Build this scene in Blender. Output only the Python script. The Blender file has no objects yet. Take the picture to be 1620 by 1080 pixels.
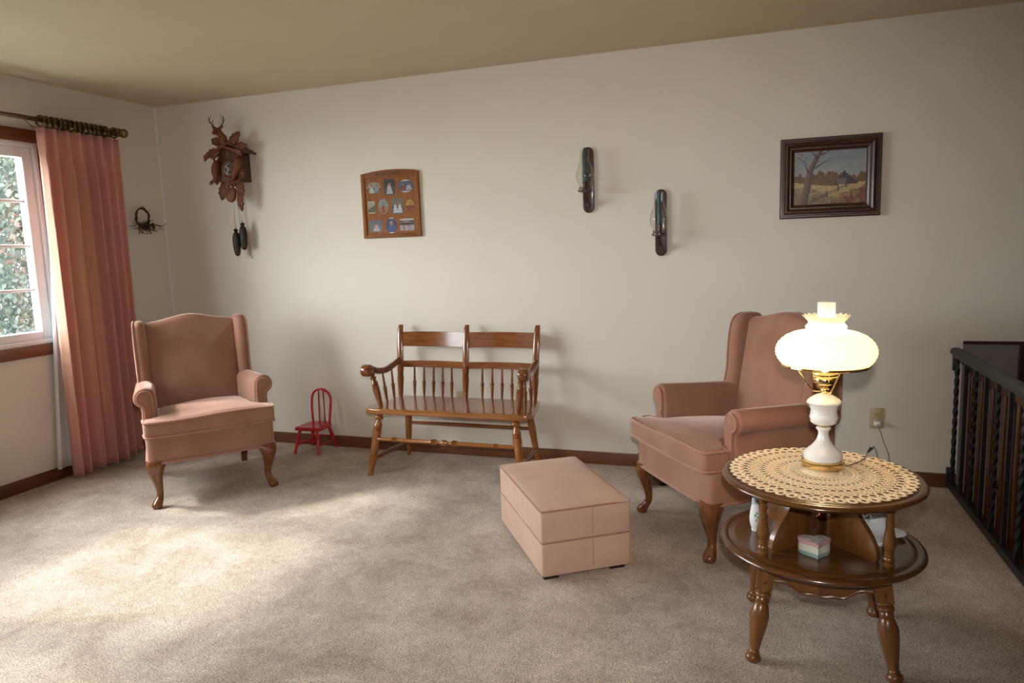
import bpy, bmesh, math, random
from mathutils import Vector, Matrix, Euler
C = bpy.context.scene.collection
S = bpy.context.scene
R = math.radians
PI = math.pi

# ------------------------------------------------------------------ camera
cam_d = bpy.data.cameras.new('camera'); cam = bpy.data.objects.new('camera', cam_d); C.objects.link(cam)
S.camera = cam
cam_d.sensor_width = 36; cam_d.lens = 1122.32 / 1620 * 36; cam_d.clip_start = .05; cam_d.clip_end = 200
yaw, pit, rol = .33278, .13348, -.033675
f0 = Vector((-math.sin(yaw), math.cos(yaw), 0)); r0 = Vector((math.cos(yaw), math.sin(yaw), 0)); u0 = Vector((0, 0, 1))
fw = f0 * math.cos(pit) - u0 * math.sin(pit); up = u0 * math.cos(pit) + f0 * math.sin(pit)
rt = r0 * math.cos(rol) + up * math.sin(rol); up = up * math.cos(rol) - r0 * math.sin(rol)
m = Matrix((rt, up, -fw)).transposed().to_4x4(); m.translation = (4.1334, -4.20825, 1.35879)
cam.matrix_world = m

# ------------------------------------------------------------------ sky, sun, flash, exposure
S.view_settings.view_transform = 'Standard'; S.view_settings.look = 'None'
S.view_settings.gamma = 1; S.view_settings.use_curve_mapping = False
S.view_settings.exposure = 0.92
try: S.cycles.use_denoising = True; S.cycles.max_bounces = 10; S.cycles.diffuse_bounces = 6; S.cycles.transparent_max_bounces = 12
except Exception: pass
W = bpy.data.worlds.new('overcast_sky'); S.world = W; W.use_nodes = True
W.node_tree.nodes['Background'].inputs[0].default_value = (.93, .97, 1, 1)
W.node_tree.nodes['Background'].inputs[1].default_value = 12.5

def lamp(name, kind, energy, color, loc, direction=None, **kw):
    d = bpy.data.lights.new(name, kind); d.energy = energy; d.color = color
    for k, v in kw.items(): setattr(d, k, v)
    o = bpy.data.objects.new(name, d); C.objects.link(o); o.location = loc
    if direction is not None: o.rotation_euler = Vector(direction).to_track_quat('-Z', 'Y').to_euler()
    return o
sun_dir = Vector((1, .145, -.84)).normalized()
lamp('sun', 'SUN', 3.2, (1, .97, .93), (-5, -3, 6), sun_dir, angle=R(7))
# the photographer's flash, just above the lens
fl = m.translation + up * .14 + rt * .02
lamp('camera_flash', 'SPOT', 85, (1, .96, .9), fl, fw, shadow_soft_size=.03, spot_size=R(92), spot_blend=1.0)
# fill lamp added behind the camera, where the room has no window
lamp('rear_fill', 'AREA', 3, (1, .97, .93), (2.2, -6.3, 1.5), (0, 1, -.1), shape='RECTANGLE', size=2.4, size_y=1.3)
p = lamp('window_portal', 'AREA', 1, (1, 1, 1), (-.17, -2.15, 1.47), (1, 0, 0), shape='RECTANGLE', size=2.5, size_y=1.3)
p.data.cycles.is_portal = True

# ------------------------------------------------------------------ materials
def nodes(name):
    mt = bpy.data.materials.new(name); mt.use_nodes = True
    nt = mt.node_tree; b = nt.nodes['Principled BSDF']
    return mt, nt, b
def N(nt, t, **kw):
    n = nt.nodes.new(t)
    for k, v in kw.items():
        if k.startswith('i_'): n.inputs[k[2:].replace('_', ' ')].default_value = v
        else: setattr(n, k, v)
    return n
def col(c): return (c[0], c[1], c[2], 1)
def plain(name, c, rough=.5, metal=0, **kw):
    mt, nt, b = nodes(name)
    b.inputs['Base Color'].default_value = col(c); b.inputs['Roughness'].default_value = rough; b.inputs['Metallic'].default_value = metal
    for k, v in kw.items(): b.inputs[k.replace('_', ' ')].default_value = v
    return mt
def noisy(name, c1, c2, scale=20, rough=.6, bump=.1, bscale=None, detail=6, stretch=(1, 1, 1), dist=.01, lo=.35, hi=.65, metal=0, **kw):
    mt, nt, b = nodes(name); L = nt.links
    tc = N(nt, 'ShaderNodeTexCoord'); mp = N(nt, 'ShaderNodeMapping'); mp.inputs['Scale'].default_value = stretch
    L.new(tc.outputs['Object'], mp.inputs['Vector'])
    n = N(nt, 'ShaderNodeTexNoise', i_Scale=scale, i_Detail=detail); L.new(mp.outputs[0], n.inputs['Vector'])
    cr = N(nt, 'ShaderNodeValToRGB'); cr.color_ramp.elements[0].color = col(c1); cr.color_ramp.elements[1].color = col(c2)
    cr.color_ramp.elements[0].position = lo; cr.color_ramp.elements[1].position = hi
    L.new(n.outputs['Fac'], cr.inputs[0]); L.new(cr.outputs[0], b.inputs['Base Color'])
    b.inputs['Roughness'].default_value = rough; b.inputs['Metallic'].default_value = metal
    if bump:
        n2 = N(nt, 'ShaderNodeTexNoise', i_Scale=bscale or scale * 4, i_Detail=3); L.new(mp.outputs[0], n2.inputs['Vector'])
        bp = N(nt, 'ShaderNodeBump', i_Strength=bump, i_Distance=dist); L.new(n2.outputs['Fac'], bp.inputs['Height']); L.new(bp.outputs[0], b.inputs['Normal'])
    for k, v in kw.items(): b.inputs[k.replace('_', ' ')].default_value = v
    return mt
def wood(name, c1, c2, axis='x', rough=.3, scale=6, coat=.3, **kw):
    st = {'x': (1, 12, 12), 'y': (12, 1, 12), 'z': (12, 12, 1)}[axis]
    return noisy(name, c1, c2, scale=scale, rough=rough, bump=.04, bscale=scale * 3, stretch=st, dist=.002, lo=.3, hi=.7, Coat_Weight=coat, Coat_Roughness=.12, **kw)
def vcol(name, rough=.5):
    mt, nt, b = nodes(name); a = N(nt, 'ShaderNodeVertexColor', layer_name='print')
    nt.links.new(a.outputs['Color'], b.inputs['Base Color']); b.inputs['Roughness'].default_value = rough
    return mt

M = {}
M['wall'] = noisy('wall_paint', (.72, .672, .588), (.74, .692, .608), 3, .75, .06, 220, dist=.002)
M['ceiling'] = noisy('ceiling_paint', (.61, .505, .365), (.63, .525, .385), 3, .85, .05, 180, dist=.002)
M['trim'] = wood('dark_stained_trim', (.12, .042, .015), (.19, .070, .026), 'x', .38)
M['absorber'] = wood('dark_absorbing_wood', (.07, .032, .014), (.12, .055, .025), 'z', .5, coat=0)  # dark finish added on the unseen walls to soak up bounced light
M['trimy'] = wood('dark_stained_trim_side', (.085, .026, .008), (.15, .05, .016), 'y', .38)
M['casing'] = wood('window_casing_wood', (.13, .035, .010), (.22, .065, .02), 'y', .35)
M['vinyl'] = plain('white_window_vinyl', (.80, .80, .82), .35)
M['benchx'] = wood('bench_maple_lengthwise', (.15, .046, .010), (.27, .090, .022), 'x', .2, coat=.5)
M['benchy'] = wood('bench_maple_arm', (.12, .034, .009), (.22, .068, .018), 'y', .2, coat=.5)
M['benchz'] = wood('bench_maple_upright', (.14, .040, .010), (.25, .08, .022), 'z', .2, coat=.5)
M['seatwood'] = wood('bench_seat_maple', (.23, .080, .017), (.34, .125, .031), 'x', .14, coat=.6)
M['legwood'] = wood('bench_leg_maple', (.24, .085, .018), (.36, .135, .034), 'z', .25, coat=.4)
M['tabletop'] = wood('end_table_top_maple', (.078, .029, .0065), (.130, .051, .012), 'x', .22, 4, coat=.3)
M['tablewood'] = wood('end_table_maple', (.125, .047, .010), (.20, .082, .019), 'z', .3, 4, coat=.3)
M['cabriole'] = wood('chair_leg_walnut', (.12, .038, .010), (.20, .07, .02), 'z', .18, coat=.6)
M['red'] = noisy('red_paint', (.42, .008, .008), (.50, .013, .011), 30, .28, .02, Coat_Weight=.4)
M['iron'] = noisy('black_wrought_iron', (.006, .006, .007), (.012, .011, .011), 40, .45, .05)
M['handrail'] = plain('dark_brown_handrail_vinyl', (.030, .020, .016), .45)
M['brass'] = plain('polished_brass', (.86, .66, .32), .12, 1)
M['oldbrass'] = noisy('antique_brass', (.17, .125, .06), (.32, .25, .13), 60, .4, .03, metal=1)
M['milk'] = plain('milk_glass', (.88, .87, .85), .15, Subsurface_Weight=.3, Subsurface_Radius=(.01, .01, .01), Coat_Weight=.3)
M['porcelain'] = plain('white_porcelain', (.82, .82, .83), .12, Coat_Weight=.5)
M['ivory'] = plain('ivory_plastic', (.50, .40, .24), .4)
M['white_plastic'] = plain('white_plastic', (.85, .84, .82), .35)
M['slot'] = plain('dark_slot', (.03, .025, .02), .6)
M['cord'] = plain('grey_clear_cord', (.22, .19, .16), .4)
M['walnut'] = wood('dark_walnut_frame', (.022, .008, .004), (.085, .028, .012), 'x', .38, 9, coat=.15)
M['walnutz'] = wood('dark_walnut_frame_upright', (.022, .008, .004), (.085, .028, .012), 'z', .38, 9, coat=.15)
M['photoboard'] = wood('oak_photo_board', (.19, .066, .014), (.30, .115, .030), 'z', .6, 8, coat=0, Specular_IOR_Level=.25)
M['photorail'] = wood('oak_photo_rail', (.16, .055, .013), (.25, .094, .025), 'x', .6, 8, coat=0, Specular_IOR_Level=.25)
M['carve'] = noisy('carved_linden_brown', (.095, .026, .007), (.185, .056, .014), 25, .6, .35, 60, dist=.004)
M['carvedark'] = wood('clock_house_brown', (.05, .016, .006), (.085, .028, .010), 'z', .45, coat=.1)
M['dial'] = plain('black_dial', (.010, .010, .010), .4)
M['cast'] = noisy('cast_iron_cone', (.016, .012, .009), (.05, .037, .024), 60, .45, .4, 130, dist=.004, metal=.4)
M['chain'] = plain('old_brass_chain', (.12, .10, .07), .4, .8)
M['black'] = plain('black_plastic', (.012, .011, .011), .5)
M['redprint'] = plain('dark_red_glass', (.30, .008, .010), .08, Coat_Weight=1)
M['twig'] = noisy('dry_grapevine', (.035, .016, .008), (.09, .045, .022), 40, .85, .3)
M['sconcewood'] = wood('dark_cherry_sconce', (.030, .009, .005), (.055, .018, .009), 'z', .4, coat=.2)
M['candle'] = plain('blue_green_candle', (.030, .085, .10), .4, Subsurface_Weight=.1)
M['print'] = vcol('printed_photo', .65)
M['paint'] = vcol('oil_painting', .45)
M['door_haze'] = noisy('door_reflection_grey', (.30, .265, .24), (.32, .28, .25), 4, .7, .02)  # bright room's reflection on the wood door, painted in as flat grey
M['added_slat'] = wood('added_orange_slat', (.10, .030, .006), (.14, .044, .009), 'z', .4)
M['darkdoor'] = wood('dark_brown_door', (.035, .009, .005), (.055, .015, .008), 'z', .4)
M['wicker'] = noisy('brown_wooden_box', (.085, .045, .02), (.13, .07, .032), 14, .55, .2, stretch=(1, 1, 8))
M['darkred'] = plain('dark_red_ball', (.17, .006, .012), .3)
M['lawn'] = noisy('lawn', (.06, .07, .04), (.09, .095, .06), 3, .9, .2)
M['siding'] = plain('pale_blue_siding', (.13, .15, .165), .6)
M['roofing'] = plain('pale_roof', (.16, .15, .14), .7)
M['bark'] = noisy('bark', (.06, .04, .03), (.12, .09, .07), 12, .9, .4)
def leaf_mat(name, c):
    mt, nt, b = nodes(name)
    t = N(nt, 'ShaderNodeBsdfTranslucent'); t.inputs[0].default_value = col(c); mx = N(nt, 'ShaderNodeMixShader'); mx.inputs[0].default_value = .5
    b.inputs['Base Color'].default_value = col(c); b.inputs['Roughness'].default_value = .6
    nt.links.new(b.outputs[0], mx.inputs[1]); nt.links.new(t.outputs[0], mx.inputs[2]); nt.links.new(mx.outputs[0], nt.nodes['Material Output'].inputs[0])
    return mt
M['leaf'] = leaf_mat('pale_green_leaves', (.074, .090, .068))
M['leaf2'] = leaf_mat('blue_green_leaves', (.050, .067, .060))
M['blossom'] = leaf_mat('pinkish_leaves', (.13, .075, .062))

def velvet(name, c1, c2, sheen):
    mt = noisy(name, c1, c2, 7, .85, .12, 700, detail=5, dist=.0015, Sheen_Weight=sheen, Sheen_Roughness=.35)
    mt.node_tree.nodes['Principled BSDF'].inputs['Sheen Tint'].default_value = (1, .80, .70, 1)
    mt.node_tree.nodes['Principled BSDF'].inputs['Specular IOR Level'].default_value = .15
    return mt
M['velvet'] = velvet('dusty_rose_velvet', (.305, .152, .104), (.35, .182, .128), .55)
M['ottoman'] = velvet('ottoman_rose_velvet', (.52, .345, .27), (.57, .385, .305), .3)
M['welt'] = velvet('velvet_welting', (.35, .175, .125), (.38, .19, .14), .8)

def carpet():
    mt, nt, b = nodes('beige_cut_pile_carpet'); L = nt.links
    tc = N(nt, 'ShaderNodeTexCoord')
    big = N(nt, 'ShaderNodeTexNoise', i_Scale=4.0, i_Detail=7, i_Roughness=.68, i_Distortion=.35); L.new(tc.outputs['Object'], big.inputs['Vector'])
    cr = N(nt, 'ShaderNodeValToRGB'); L.new(big.outputs['Fac'], cr.inputs[0])
    e = cr.color_ramp.elements; e[0].position = .30; e[0].color = (.355, .272, .218, 1); e[1].position = .68; e[1].color = (.60, .51, .44, 1)
    mid = N(nt, 'ShaderNodeTexNoise', i_Scale=34, i_Detail=5, i_Roughness=.6); L.new(tc.outputs['Object'], mid.inputs['Vector'])
    mr = N(nt, 'ShaderNodeValToRGB'); L.new(mid.outputs['Fac'], mr.inputs[0])
    mr.color_ramp.elements[0].position = .32; mr.color_ramp.elements[0].color = (.84, .83, .82, 1); mr.color_ramp.elements[1].position = .68; mr.color_ramp.elements[1].color = (1.08, 1.08, 1.08, 1)
    fine = N(nt, 'ShaderNodeTexNoise', i_Scale=170, i_Detail=3, i_Roughness=.75); L.new(tc.outputs['Object'], fine.inputs['Vector'])
    fr = N(nt, 'ShaderNodeValToRGB'); L.new(fine.outputs['Fac'], fr.inputs[0])
    fr.color_ramp.elements[0].position = .34; fr.color_ramp.elements[0].color = (.34, .325, .31, 1); fr.color_ramp.elements[1].position = .66; fr.color_ramp.elements[1].color = (1.60, 1.58, 1.56, 1)
    m0 = N(nt, 'ShaderNodeMix', data_type='RGBA', blend_type='MULTIPLY'); m0.inputs[0].default_value = 1
    L.new(cr.outputs[0], m0.inputs[6]); L.new(mr.outputs[0], m0.inputs[7])
    mx = N(nt, 'ShaderNodeMix', data_type='RGBA', blend_type='MULTIPLY'); mx.inputs[0].default_value = 1
    L.new(m0.outputs[2], mx.inputs[6]); L.new(fr.outputs[0], mx.inputs[7]); L.new(mx.outputs[2], b.inputs['Base Color'])
    b.inputs['Roughness'].default_value = .95; b.inputs['Sheen Weight'].default_value = .15; b.inputs['Specular IOR Level'].default_value = .1
    bp = N(nt, 'ShaderNodeBump', i_Strength=.3, i_Distance=.006); L.new(fine.outputs['Fac'], bp.inputs['Height'])
    bp2 = N(nt, 'ShaderNodeBump', i_Strength=.35, i_Distance=.012); L.new(mid.outputs['Fac'], bp2.inputs['Height']); L.new(bp2.outputs[0], bp.inputs['Normal'])
    L.new(bp.outputs[0], b.inputs['Normal'])
    return mt
M['carpet'] = carpet()

def glass(name, tint=(1, 1, 1), rough=.02, ior=1.45, edge=0):
    mt, nt, b = nodes(name); nt.nodes.remove(b)
    t = N(nt, 'ShaderNodeBsdfTransparent'); t.inputs[0].default_value = col(tint)
    g = N(nt, 'ShaderNodeBsdfGlossy'); g.inputs['Roughness'].default_value = rough
    fz = N(nt, 'ShaderNodeFresnel'); mx = N(nt, 'ShaderNodeMixShader')
    ge = N(nt, 'ShaderNodeNewGeometry'); mr = N(nt, 'ShaderNodeMapRange'); mr.inputs[3].default_value = ior; mr.inputs[4].default_value = 1 / ior
    nt.links.new(ge.outputs['Backfacing'], mr.inputs[0]); nt.links.new(mr.outputs[0], fz.inputs[0])
    lw = N(nt, 'ShaderNodeLayerWeight'); lw.inputs[0].default_value = .5
    pw = N(nt, 'ShaderNodeMath', operation='POWER'); pw.inputs[1].default_value = 5; nt.links.new(lw.outputs['Facing'], pw.inputs[0])
    ms = N(nt, 'ShaderNodeMath', operation='MULTIPLY'); ms.inputs[1].default_value = edge; nt.links.new(pw.outputs[0], ms.inputs[0])
    ma = N(nt, 'ShaderNodeMath', operation='MAXIMUM'); nt.links.new(fz.outputs[0], ma.inputs[0]); nt.links.new(ms.outputs[0], ma.inputs[1])
    nt.links.new(ma.outputs[0], mx.inputs[0]); nt.links.new(t.outputs[0], mx.inputs[1]); nt.links.new(g.outputs[0], mx.inputs[2])
    nt.links.new(mx.outputs[0], nt.nodes['Material Output'].inputs[0]); return mt
M['pane'] = glass('window_pane_glass', (.96, .98, .97))
M['chimney'] = glass('clear_chimney_glass', (.94, .94, .92), .12, edge=.9)
def shade_mat(name, c, tr, frost=.0):
    mt, nt, b = nodes(name)
    b.inputs['Base Color'].default_value = col(c); b.inputs['Roughness'].default_value = .2
    t = N(nt, 'ShaderNodeBsdfTranslucent'); t.inputs[0].default_value = col(c); mx = N(nt, 'ShaderNodeMixShader'); mx.inputs[0].default_value = tr
    nt.links.new(b.outputs[0], mx.inputs[1]); nt.links.new(t.outputs[0], mx.inputs[2])
    last = mx
    if frost:
        tp = N(nt, 'ShaderNodeBsdfTransparent'); m2 = N(nt, 'ShaderNodeMixShader'); m2.inputs[0].default_value = frost
        nt.links.new(mx.outputs[0], m2.inputs[1]); nt.links.new(tp.outputs[0], m2.inputs[2]); last = m2
    nt.links.new(last.outputs[0], nt.nodes['Material Output'].inputs[0]); return mt
M['shade'] = shade_mat('glowing_milk_glass_shade', (.94, .89, .76), .30)
M['frosted'] = shade_mat('frosted_chimney_glass', (.80, .78, .72), .5, .45)
def emis(name, c, s):
    mt, nt, b = nodes(name); b.inputs['Emission Color'].default_value = col(c); b.inputs['Emission Strength'].default_value = s; return mt
M['bulb'] = emis('lit_bulb', (1, .78, .45), 12)
M['crochet'] = noisy('ecru_crochet_cotton', (.74, .60, .42), (.84, .70, .51), 90, .9, .5, 420, dist=.003)
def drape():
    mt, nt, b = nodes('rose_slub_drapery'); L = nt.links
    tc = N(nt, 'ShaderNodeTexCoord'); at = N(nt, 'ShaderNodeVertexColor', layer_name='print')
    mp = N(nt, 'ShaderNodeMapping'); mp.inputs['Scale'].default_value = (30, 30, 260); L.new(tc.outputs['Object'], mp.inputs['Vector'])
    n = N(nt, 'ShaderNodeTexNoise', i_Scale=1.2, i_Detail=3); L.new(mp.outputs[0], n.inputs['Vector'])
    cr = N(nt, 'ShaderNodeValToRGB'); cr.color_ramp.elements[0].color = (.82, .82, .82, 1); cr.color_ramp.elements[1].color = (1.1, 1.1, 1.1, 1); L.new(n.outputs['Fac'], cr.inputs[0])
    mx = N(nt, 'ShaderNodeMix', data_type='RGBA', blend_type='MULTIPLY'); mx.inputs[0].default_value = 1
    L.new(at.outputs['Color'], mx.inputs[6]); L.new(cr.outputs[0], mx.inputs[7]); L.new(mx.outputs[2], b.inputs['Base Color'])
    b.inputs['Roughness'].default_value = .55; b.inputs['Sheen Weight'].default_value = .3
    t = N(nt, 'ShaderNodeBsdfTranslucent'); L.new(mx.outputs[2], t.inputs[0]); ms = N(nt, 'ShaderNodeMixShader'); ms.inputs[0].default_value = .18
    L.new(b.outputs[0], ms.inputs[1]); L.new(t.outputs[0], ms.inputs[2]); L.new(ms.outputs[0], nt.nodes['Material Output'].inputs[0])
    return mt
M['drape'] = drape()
M['lining'] = plain('white_curtain_lining', (.70, .69, .70), .8)

# ------------------------------------------------------------------ mesh helpers
def nb(): return bmesh.new()
def obj(name, bm, mat, parent=None, smooth=35, world=None):
    """link a bmesh as one object; world=True: its coordinates are world ones, parent carries a location"""
    me = bpy.data.meshes.new(name)
    bmesh.ops.recalc_face_normals(bm, faces=bm.faces[:])
    if world is not None: bmesh.ops.translate(bm, verts=bm.verts[:], vec=-Vector(world))
    bm.to_mesh(me); bm.free()
    for x in (mat if isinstance(mat, (list, tuple)) else [mat]): me.materials.append(M[x] if isinstance(x, str) else x)
    if smooth:
        me.polygons.foreach_set('use_smooth', [True] * len(me.polygons)); me.set_sharp_from_angle(angle=R(smooth))
    o = bpy.data.objects.new(name, me); C.objects.link(o)
    if parent is not None: o.parent = parent
    return o
def thing(name, label, cat, loc=(0, 0, 0), rz=0, group=None):
    o = bpy.data.objects.new(name, None); C.objects.link(o); o.location = loc; o.rotation_euler = (0, 0, rz); o.empty_display_size = .1
    o['label'] = label; o['category'] = cat
    if group: o['group'] = group
    return o
def tag(o, label, cat, group=None):
    o['label'] = label; o['category'] = cat
    if group: o['group'] = group
    return o
def struct(name, bm, mat, parent=None, smooth=35):
    o = obj(name, bm, mat, parent, smooth)
    if parent is None: o['kind'] = 'structure'
    return o
def xf(bm, vs, mat):
    if mat is not None: bmesh.ops.transform(bm, matrix=mat, verts=vs)
def box(bm, x0, x1, y0, y1, z0, z1, b=0, seg=2, mat=None):
    r = bmesh.ops.create_cube(bm, size=1); vs = r['verts']
    for v in vs: v.co = Vector(((x0 + x1) / 2 + v.co.x * (x1 - x0), (y0 + y1) / 2 + v.co.y * (y1 - y0), (z0 + z1) / 2 + v.co.z * (z1 - z0)))
    if b:
        es = {e for v in vs for e in v.link_edges}
        r = bmesh.ops.bevel(bm, geom=list(es) + vs, offset=b, segments=seg, affect='EDGES', profile=.5)
        vs = list(set(r['verts']) | {v for v in vs if v.is_valid})
    xf(bm, vs, mat); return vs
def loft(bm, rings, caps=True, closed=False, mi=0):
    """bridge rings (lists of equal length) of points"""
    vr = [[bm.verts.new(p) for p in r] for r in rings]; n = len(vr[0])
    k = len(vr)
    for i in range(k if closed else k - 1):
        a, b = vr[i], vr[(i + 1) % k]
        for j in range(n):
            q = (a[j], a[(j + 1) % n], b[(j + 1) % n], b[j])
            try: bm.faces.new(q).material_index = mi
            except ValueError: pass
    if caps and not closed:
        for r in (vr[0], vr[-1]):
            try: bm.faces.new(r).material_index = mi
            except ValueError: pass
    return [v for r in vr for v in r]
def lathe(bm, prof, seg=20, mat=None, fn=None, caps=True, cx=0, cy=0):
    rings = []
    for r, z in prof:
        ring = []
        for j in range(seg):
            a = 2 * PI * j / seg; rr = r + (fn(a, z) if fn else 0)
            ring.append(Vector((cx + rr * math.cos(a), cy + rr * math.sin(a), z)))
        rings.append(ring)
    vs = loft(bm, rings, caps); xf(bm, vs, mat); return vs
def frame_at(d):
    d = d.normalized(); h = Vector((0, 0, 1)) if abs(d.z) < .95 else Vector((1, 0, 0))
    a = d.cross(h).normalized(); return a, a.cross(d).normalized()
def turned(bm, p0, p1, prof, seg=14):
    """lathe a profile [(radius, t 0..1)] along the segment p0-p1"""
    p0, p1 = Vector(p0), Vector(p1); d = p1 - p0; a, b = frame_at(d)
    return loft(bm, [[p0 + d * t + (a * math.cos(2 * PI * j / seg) + b * math.sin(2 * PI * j / seg)) * r for j in range(seg)] for r, t in prof])
def tube(bm, pts, rad, seg=8, closed=False):
    pts = [Vector(p) for p in pts]; n = len(pts); rings = []; pa = None
    for i, p in enumerate(pts):
        if closed: d = pts[(i + 1) % n] - pts[i - 1]
        else: d = pts[min(i + 1, n - 1)] - pts[max(i - 1, 0)]
        if d.length < 1e-9: d = Vector((0, 0, 1))
        d.normalize()
        if pa is None: a, b = frame_at(d)
        else:
            a = pa - d * pa.dot(d)
            a = a.normalized() if a.length > 1e-6 else frame_at(d)[0]
            b = d.cross(a)
        pa = a; r = rad[i] if isinstance(rad, (list, tuple)) else rad
        rings.append([p + (a * math.cos(2 * PI * j / seg) + b * math.sin(2 * PI * j / seg)) * r for j in range(seg)])
    return loft(bm, rings, not closed, closed)
def spline(pts, n=8, closed=False):
    pts = [Vector(p) for p in pts]; k = len(pts); out = []
    for i in range(k if closed else k - 1):
        g = (lambda q: pts[q % k]) if closed else (lambda q: pts[max(0, min(k - 1, q))])
        a, b, c, d = g(i - 1), g(i), g(i + 1), g(i + 2)
        for s in range(n):
            t = s / n
            out.append(.5 * ((2 * b) + (c - a) * t + (2 * a - 5 * b + 4 * c - d) * t * t + (3 * b - a - 3 * c + d) * t ** 3))
    if not closed: out.append(pts[-1])
    return out
def prism(bm, outline, h0, h1, mat=None, b=0):
    """extrude a 2-D outline from h0 to h1 (local z), then transform"""
    lo = [bm.verts.new((x, y, h0)) for x, y in outline]; hi = [bm.verts.new((x, y, h1)) for x, y in outline]; n = len(lo)
    fs = [bm.faces.new(lo), bm.faces.new(hi)]
    for j in range(n): fs.append(bm.faces.new((lo[j], lo[(j + 1) % n], hi[(j + 1) % n], hi[j])))
    vs = lo + hi
    if b:
        es = {e for f in fs[:2] for e in f.edges}
        r = bmesh.ops.bevel(bm, geom=list(es), offset=b, segments=2, affect='EDGES', profile=.5)
        vs = list(set(r['verts']) | {v for v in vs if v.is_valid})
    xf(bm, vs, mat); return vs
def offset2(o, d):
    n = len(o); out = []
    area = sum(o[i][0] * o[(i + 1) % n][1] - o[(i + 1) % n][0] * o[i][1] for i in range(n))
    sg = 1 if area > 0 else -1
    for i in range(n):
        p, q, r = Vector(o[i - 1]), Vector(o[i]), Vector(o[(i + 1) % n])
        a = (q - p); b = (r - q)
        if a.length < 1e-9: a = b
        if b.length < 1e-9: b = a
        a.normalize(); b.normalize()
        n1 = Vector((-a.y, a.x)) * sg; n2 = Vector((-b.y, b.x)) * sg; nn = n1 + n2
        nn = nn.normalized() if nn.length > 1e-6 else n1
        out.append(tuple(q + nn * d / max(.45, nn.dot(n1))))
    return out
def pillow(bm, outline, h0, h1, r, crown0=0, crown1=.02, steps=4, mat=None, cen=None, inner=6):
    """rounded cushion over an outline; top h1 and bottom h0 may crown outward"""
    rings = []
    if cen is None: cen = (sum(p[0] for p in outline) / len(outline), sum(p[1] for p in outline) / len(outline))
    base = offset2(outline, r)
    def inset(rr, z): return [Vector((x, y, z)) for x, y in offset2(outline, rr)]
    def shrink(k, z): return [Vector((cen[0] + (x - cen[0]) * k, cen[1] + (y - cen[1]) * k, z)) for x, y in base]
    for i in range(1, inner + 1):
        k = i / (inner + 1); rings.append(shrink(k, h0 - crown0 * (1 - k * k)))
    for i in range(steps + 1):
        a = PI / 2 * i / steps; rings.append(inset(r - r * math.sin(a), h0 + r - r * math.cos(a)))
    for i in range(steps + 1):
        a = PI / 2 * (1 - i / steps); rings.append(inset(r - r * math.sin(a), h1 - r + r * math.cos(a)))
    for i in range(inner, 0, -1):
        k = i / (inner + 1); rings.append(shrink(k, h1 + crown1 * (1 - k * k)))
    vs = loft(bm, rings); xf(bm, vs, mat); return vs
def rrect(x0, x1, y0, y1, r, n=5):
    o = []
    for cx, cy, a0 in ((x1 - r, y0 + r, -90), (x1 - r, y1 - r, 0), (x0 + r, y1 - r, 90), (x0 + r, y0 + r, 180)):
        for i in range(n + 1):
            a = R(a0 + 90 * i / n); o.append((cx + r * math.cos(a), cy + r * math.sin(a)))
    return o
def dense(o, d):
    """resample a closed outline so that no edge is longer than d"""
    out = []
    for i in range(len(o)):
        p, q = Vector(o[i]), Vector(o[(i + 1) % len(o)]); k = max(1, math.ceil((q - p).length / d))
        for j in range(k): out.append(tuple(p + (q - p) * j / k))
    return out
def ball(bm, c, r, seg=12, sc=(1, 1, 1), mat=None):
    v = bmesh.ops.create_uvsphere(bm, u_segments=seg, v_segments=max(6, seg * 2 // 3), radius=r)['verts']
    for q in v: q.co = Vector((q.co.x * sc[0], q.co.y * sc[1], q.co.z * sc[2]))
    if mat is not None: xf(bm, v, mat)
    for q in v: q.co += Vector(c)
    return v
XZ = Matrix(((1, 0, 0, 0), (0, 0, -1, 0), (0, 1, 0, 0), (0, 0, 0, 1)))     # outline (x,z), thickness towards -y
YZ = Matrix(((0, 0, 1, 0), (1, 0, 0, 0), (0, 1, 0, 0), (0, 0, 0, 1)))      # outline (y,z), thickness towards +x
def dup(root, loc, rz, label, group=None):
    r = root.copy(); C.objects.link(r); r.location = loc; r.rotation_euler = (0, 0, rz); r['label'] = label
    if group: r['group'] = group
    for ch in list(root.children):
        c = ch.copy(); C.objects.link(c); c.parent = r
        for g in list(ch.children):
            d = g.copy(); C.objects.link(d); d.parent = c
    return r
def text_into(bm, txt, size, mat, extrude=.001):
    cu = bpy.data.curves.new('text', 'FONT'); cu.body = txt; cu.size = size; cu.extrude = extrude; cu.align_x = 'CENTER'; cu.align_y = 'CENTER'
    o = bpy.data.objects.new('text', cu); C.objects.link(o)
    me = bpy.data.meshes.new_from_object(o.evaluated_get(bpy.context.evaluated_depsgraph_get()))
    bpy.data.objects.remove(o); k = len(bm.verts); bm.from_mesh(me); bpy.data.meshes.remove(me)
    bm.verts.ensure_lookup_table(); vs = bm.verts[k:]; xf(bm, vs, mat); return vs

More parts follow.
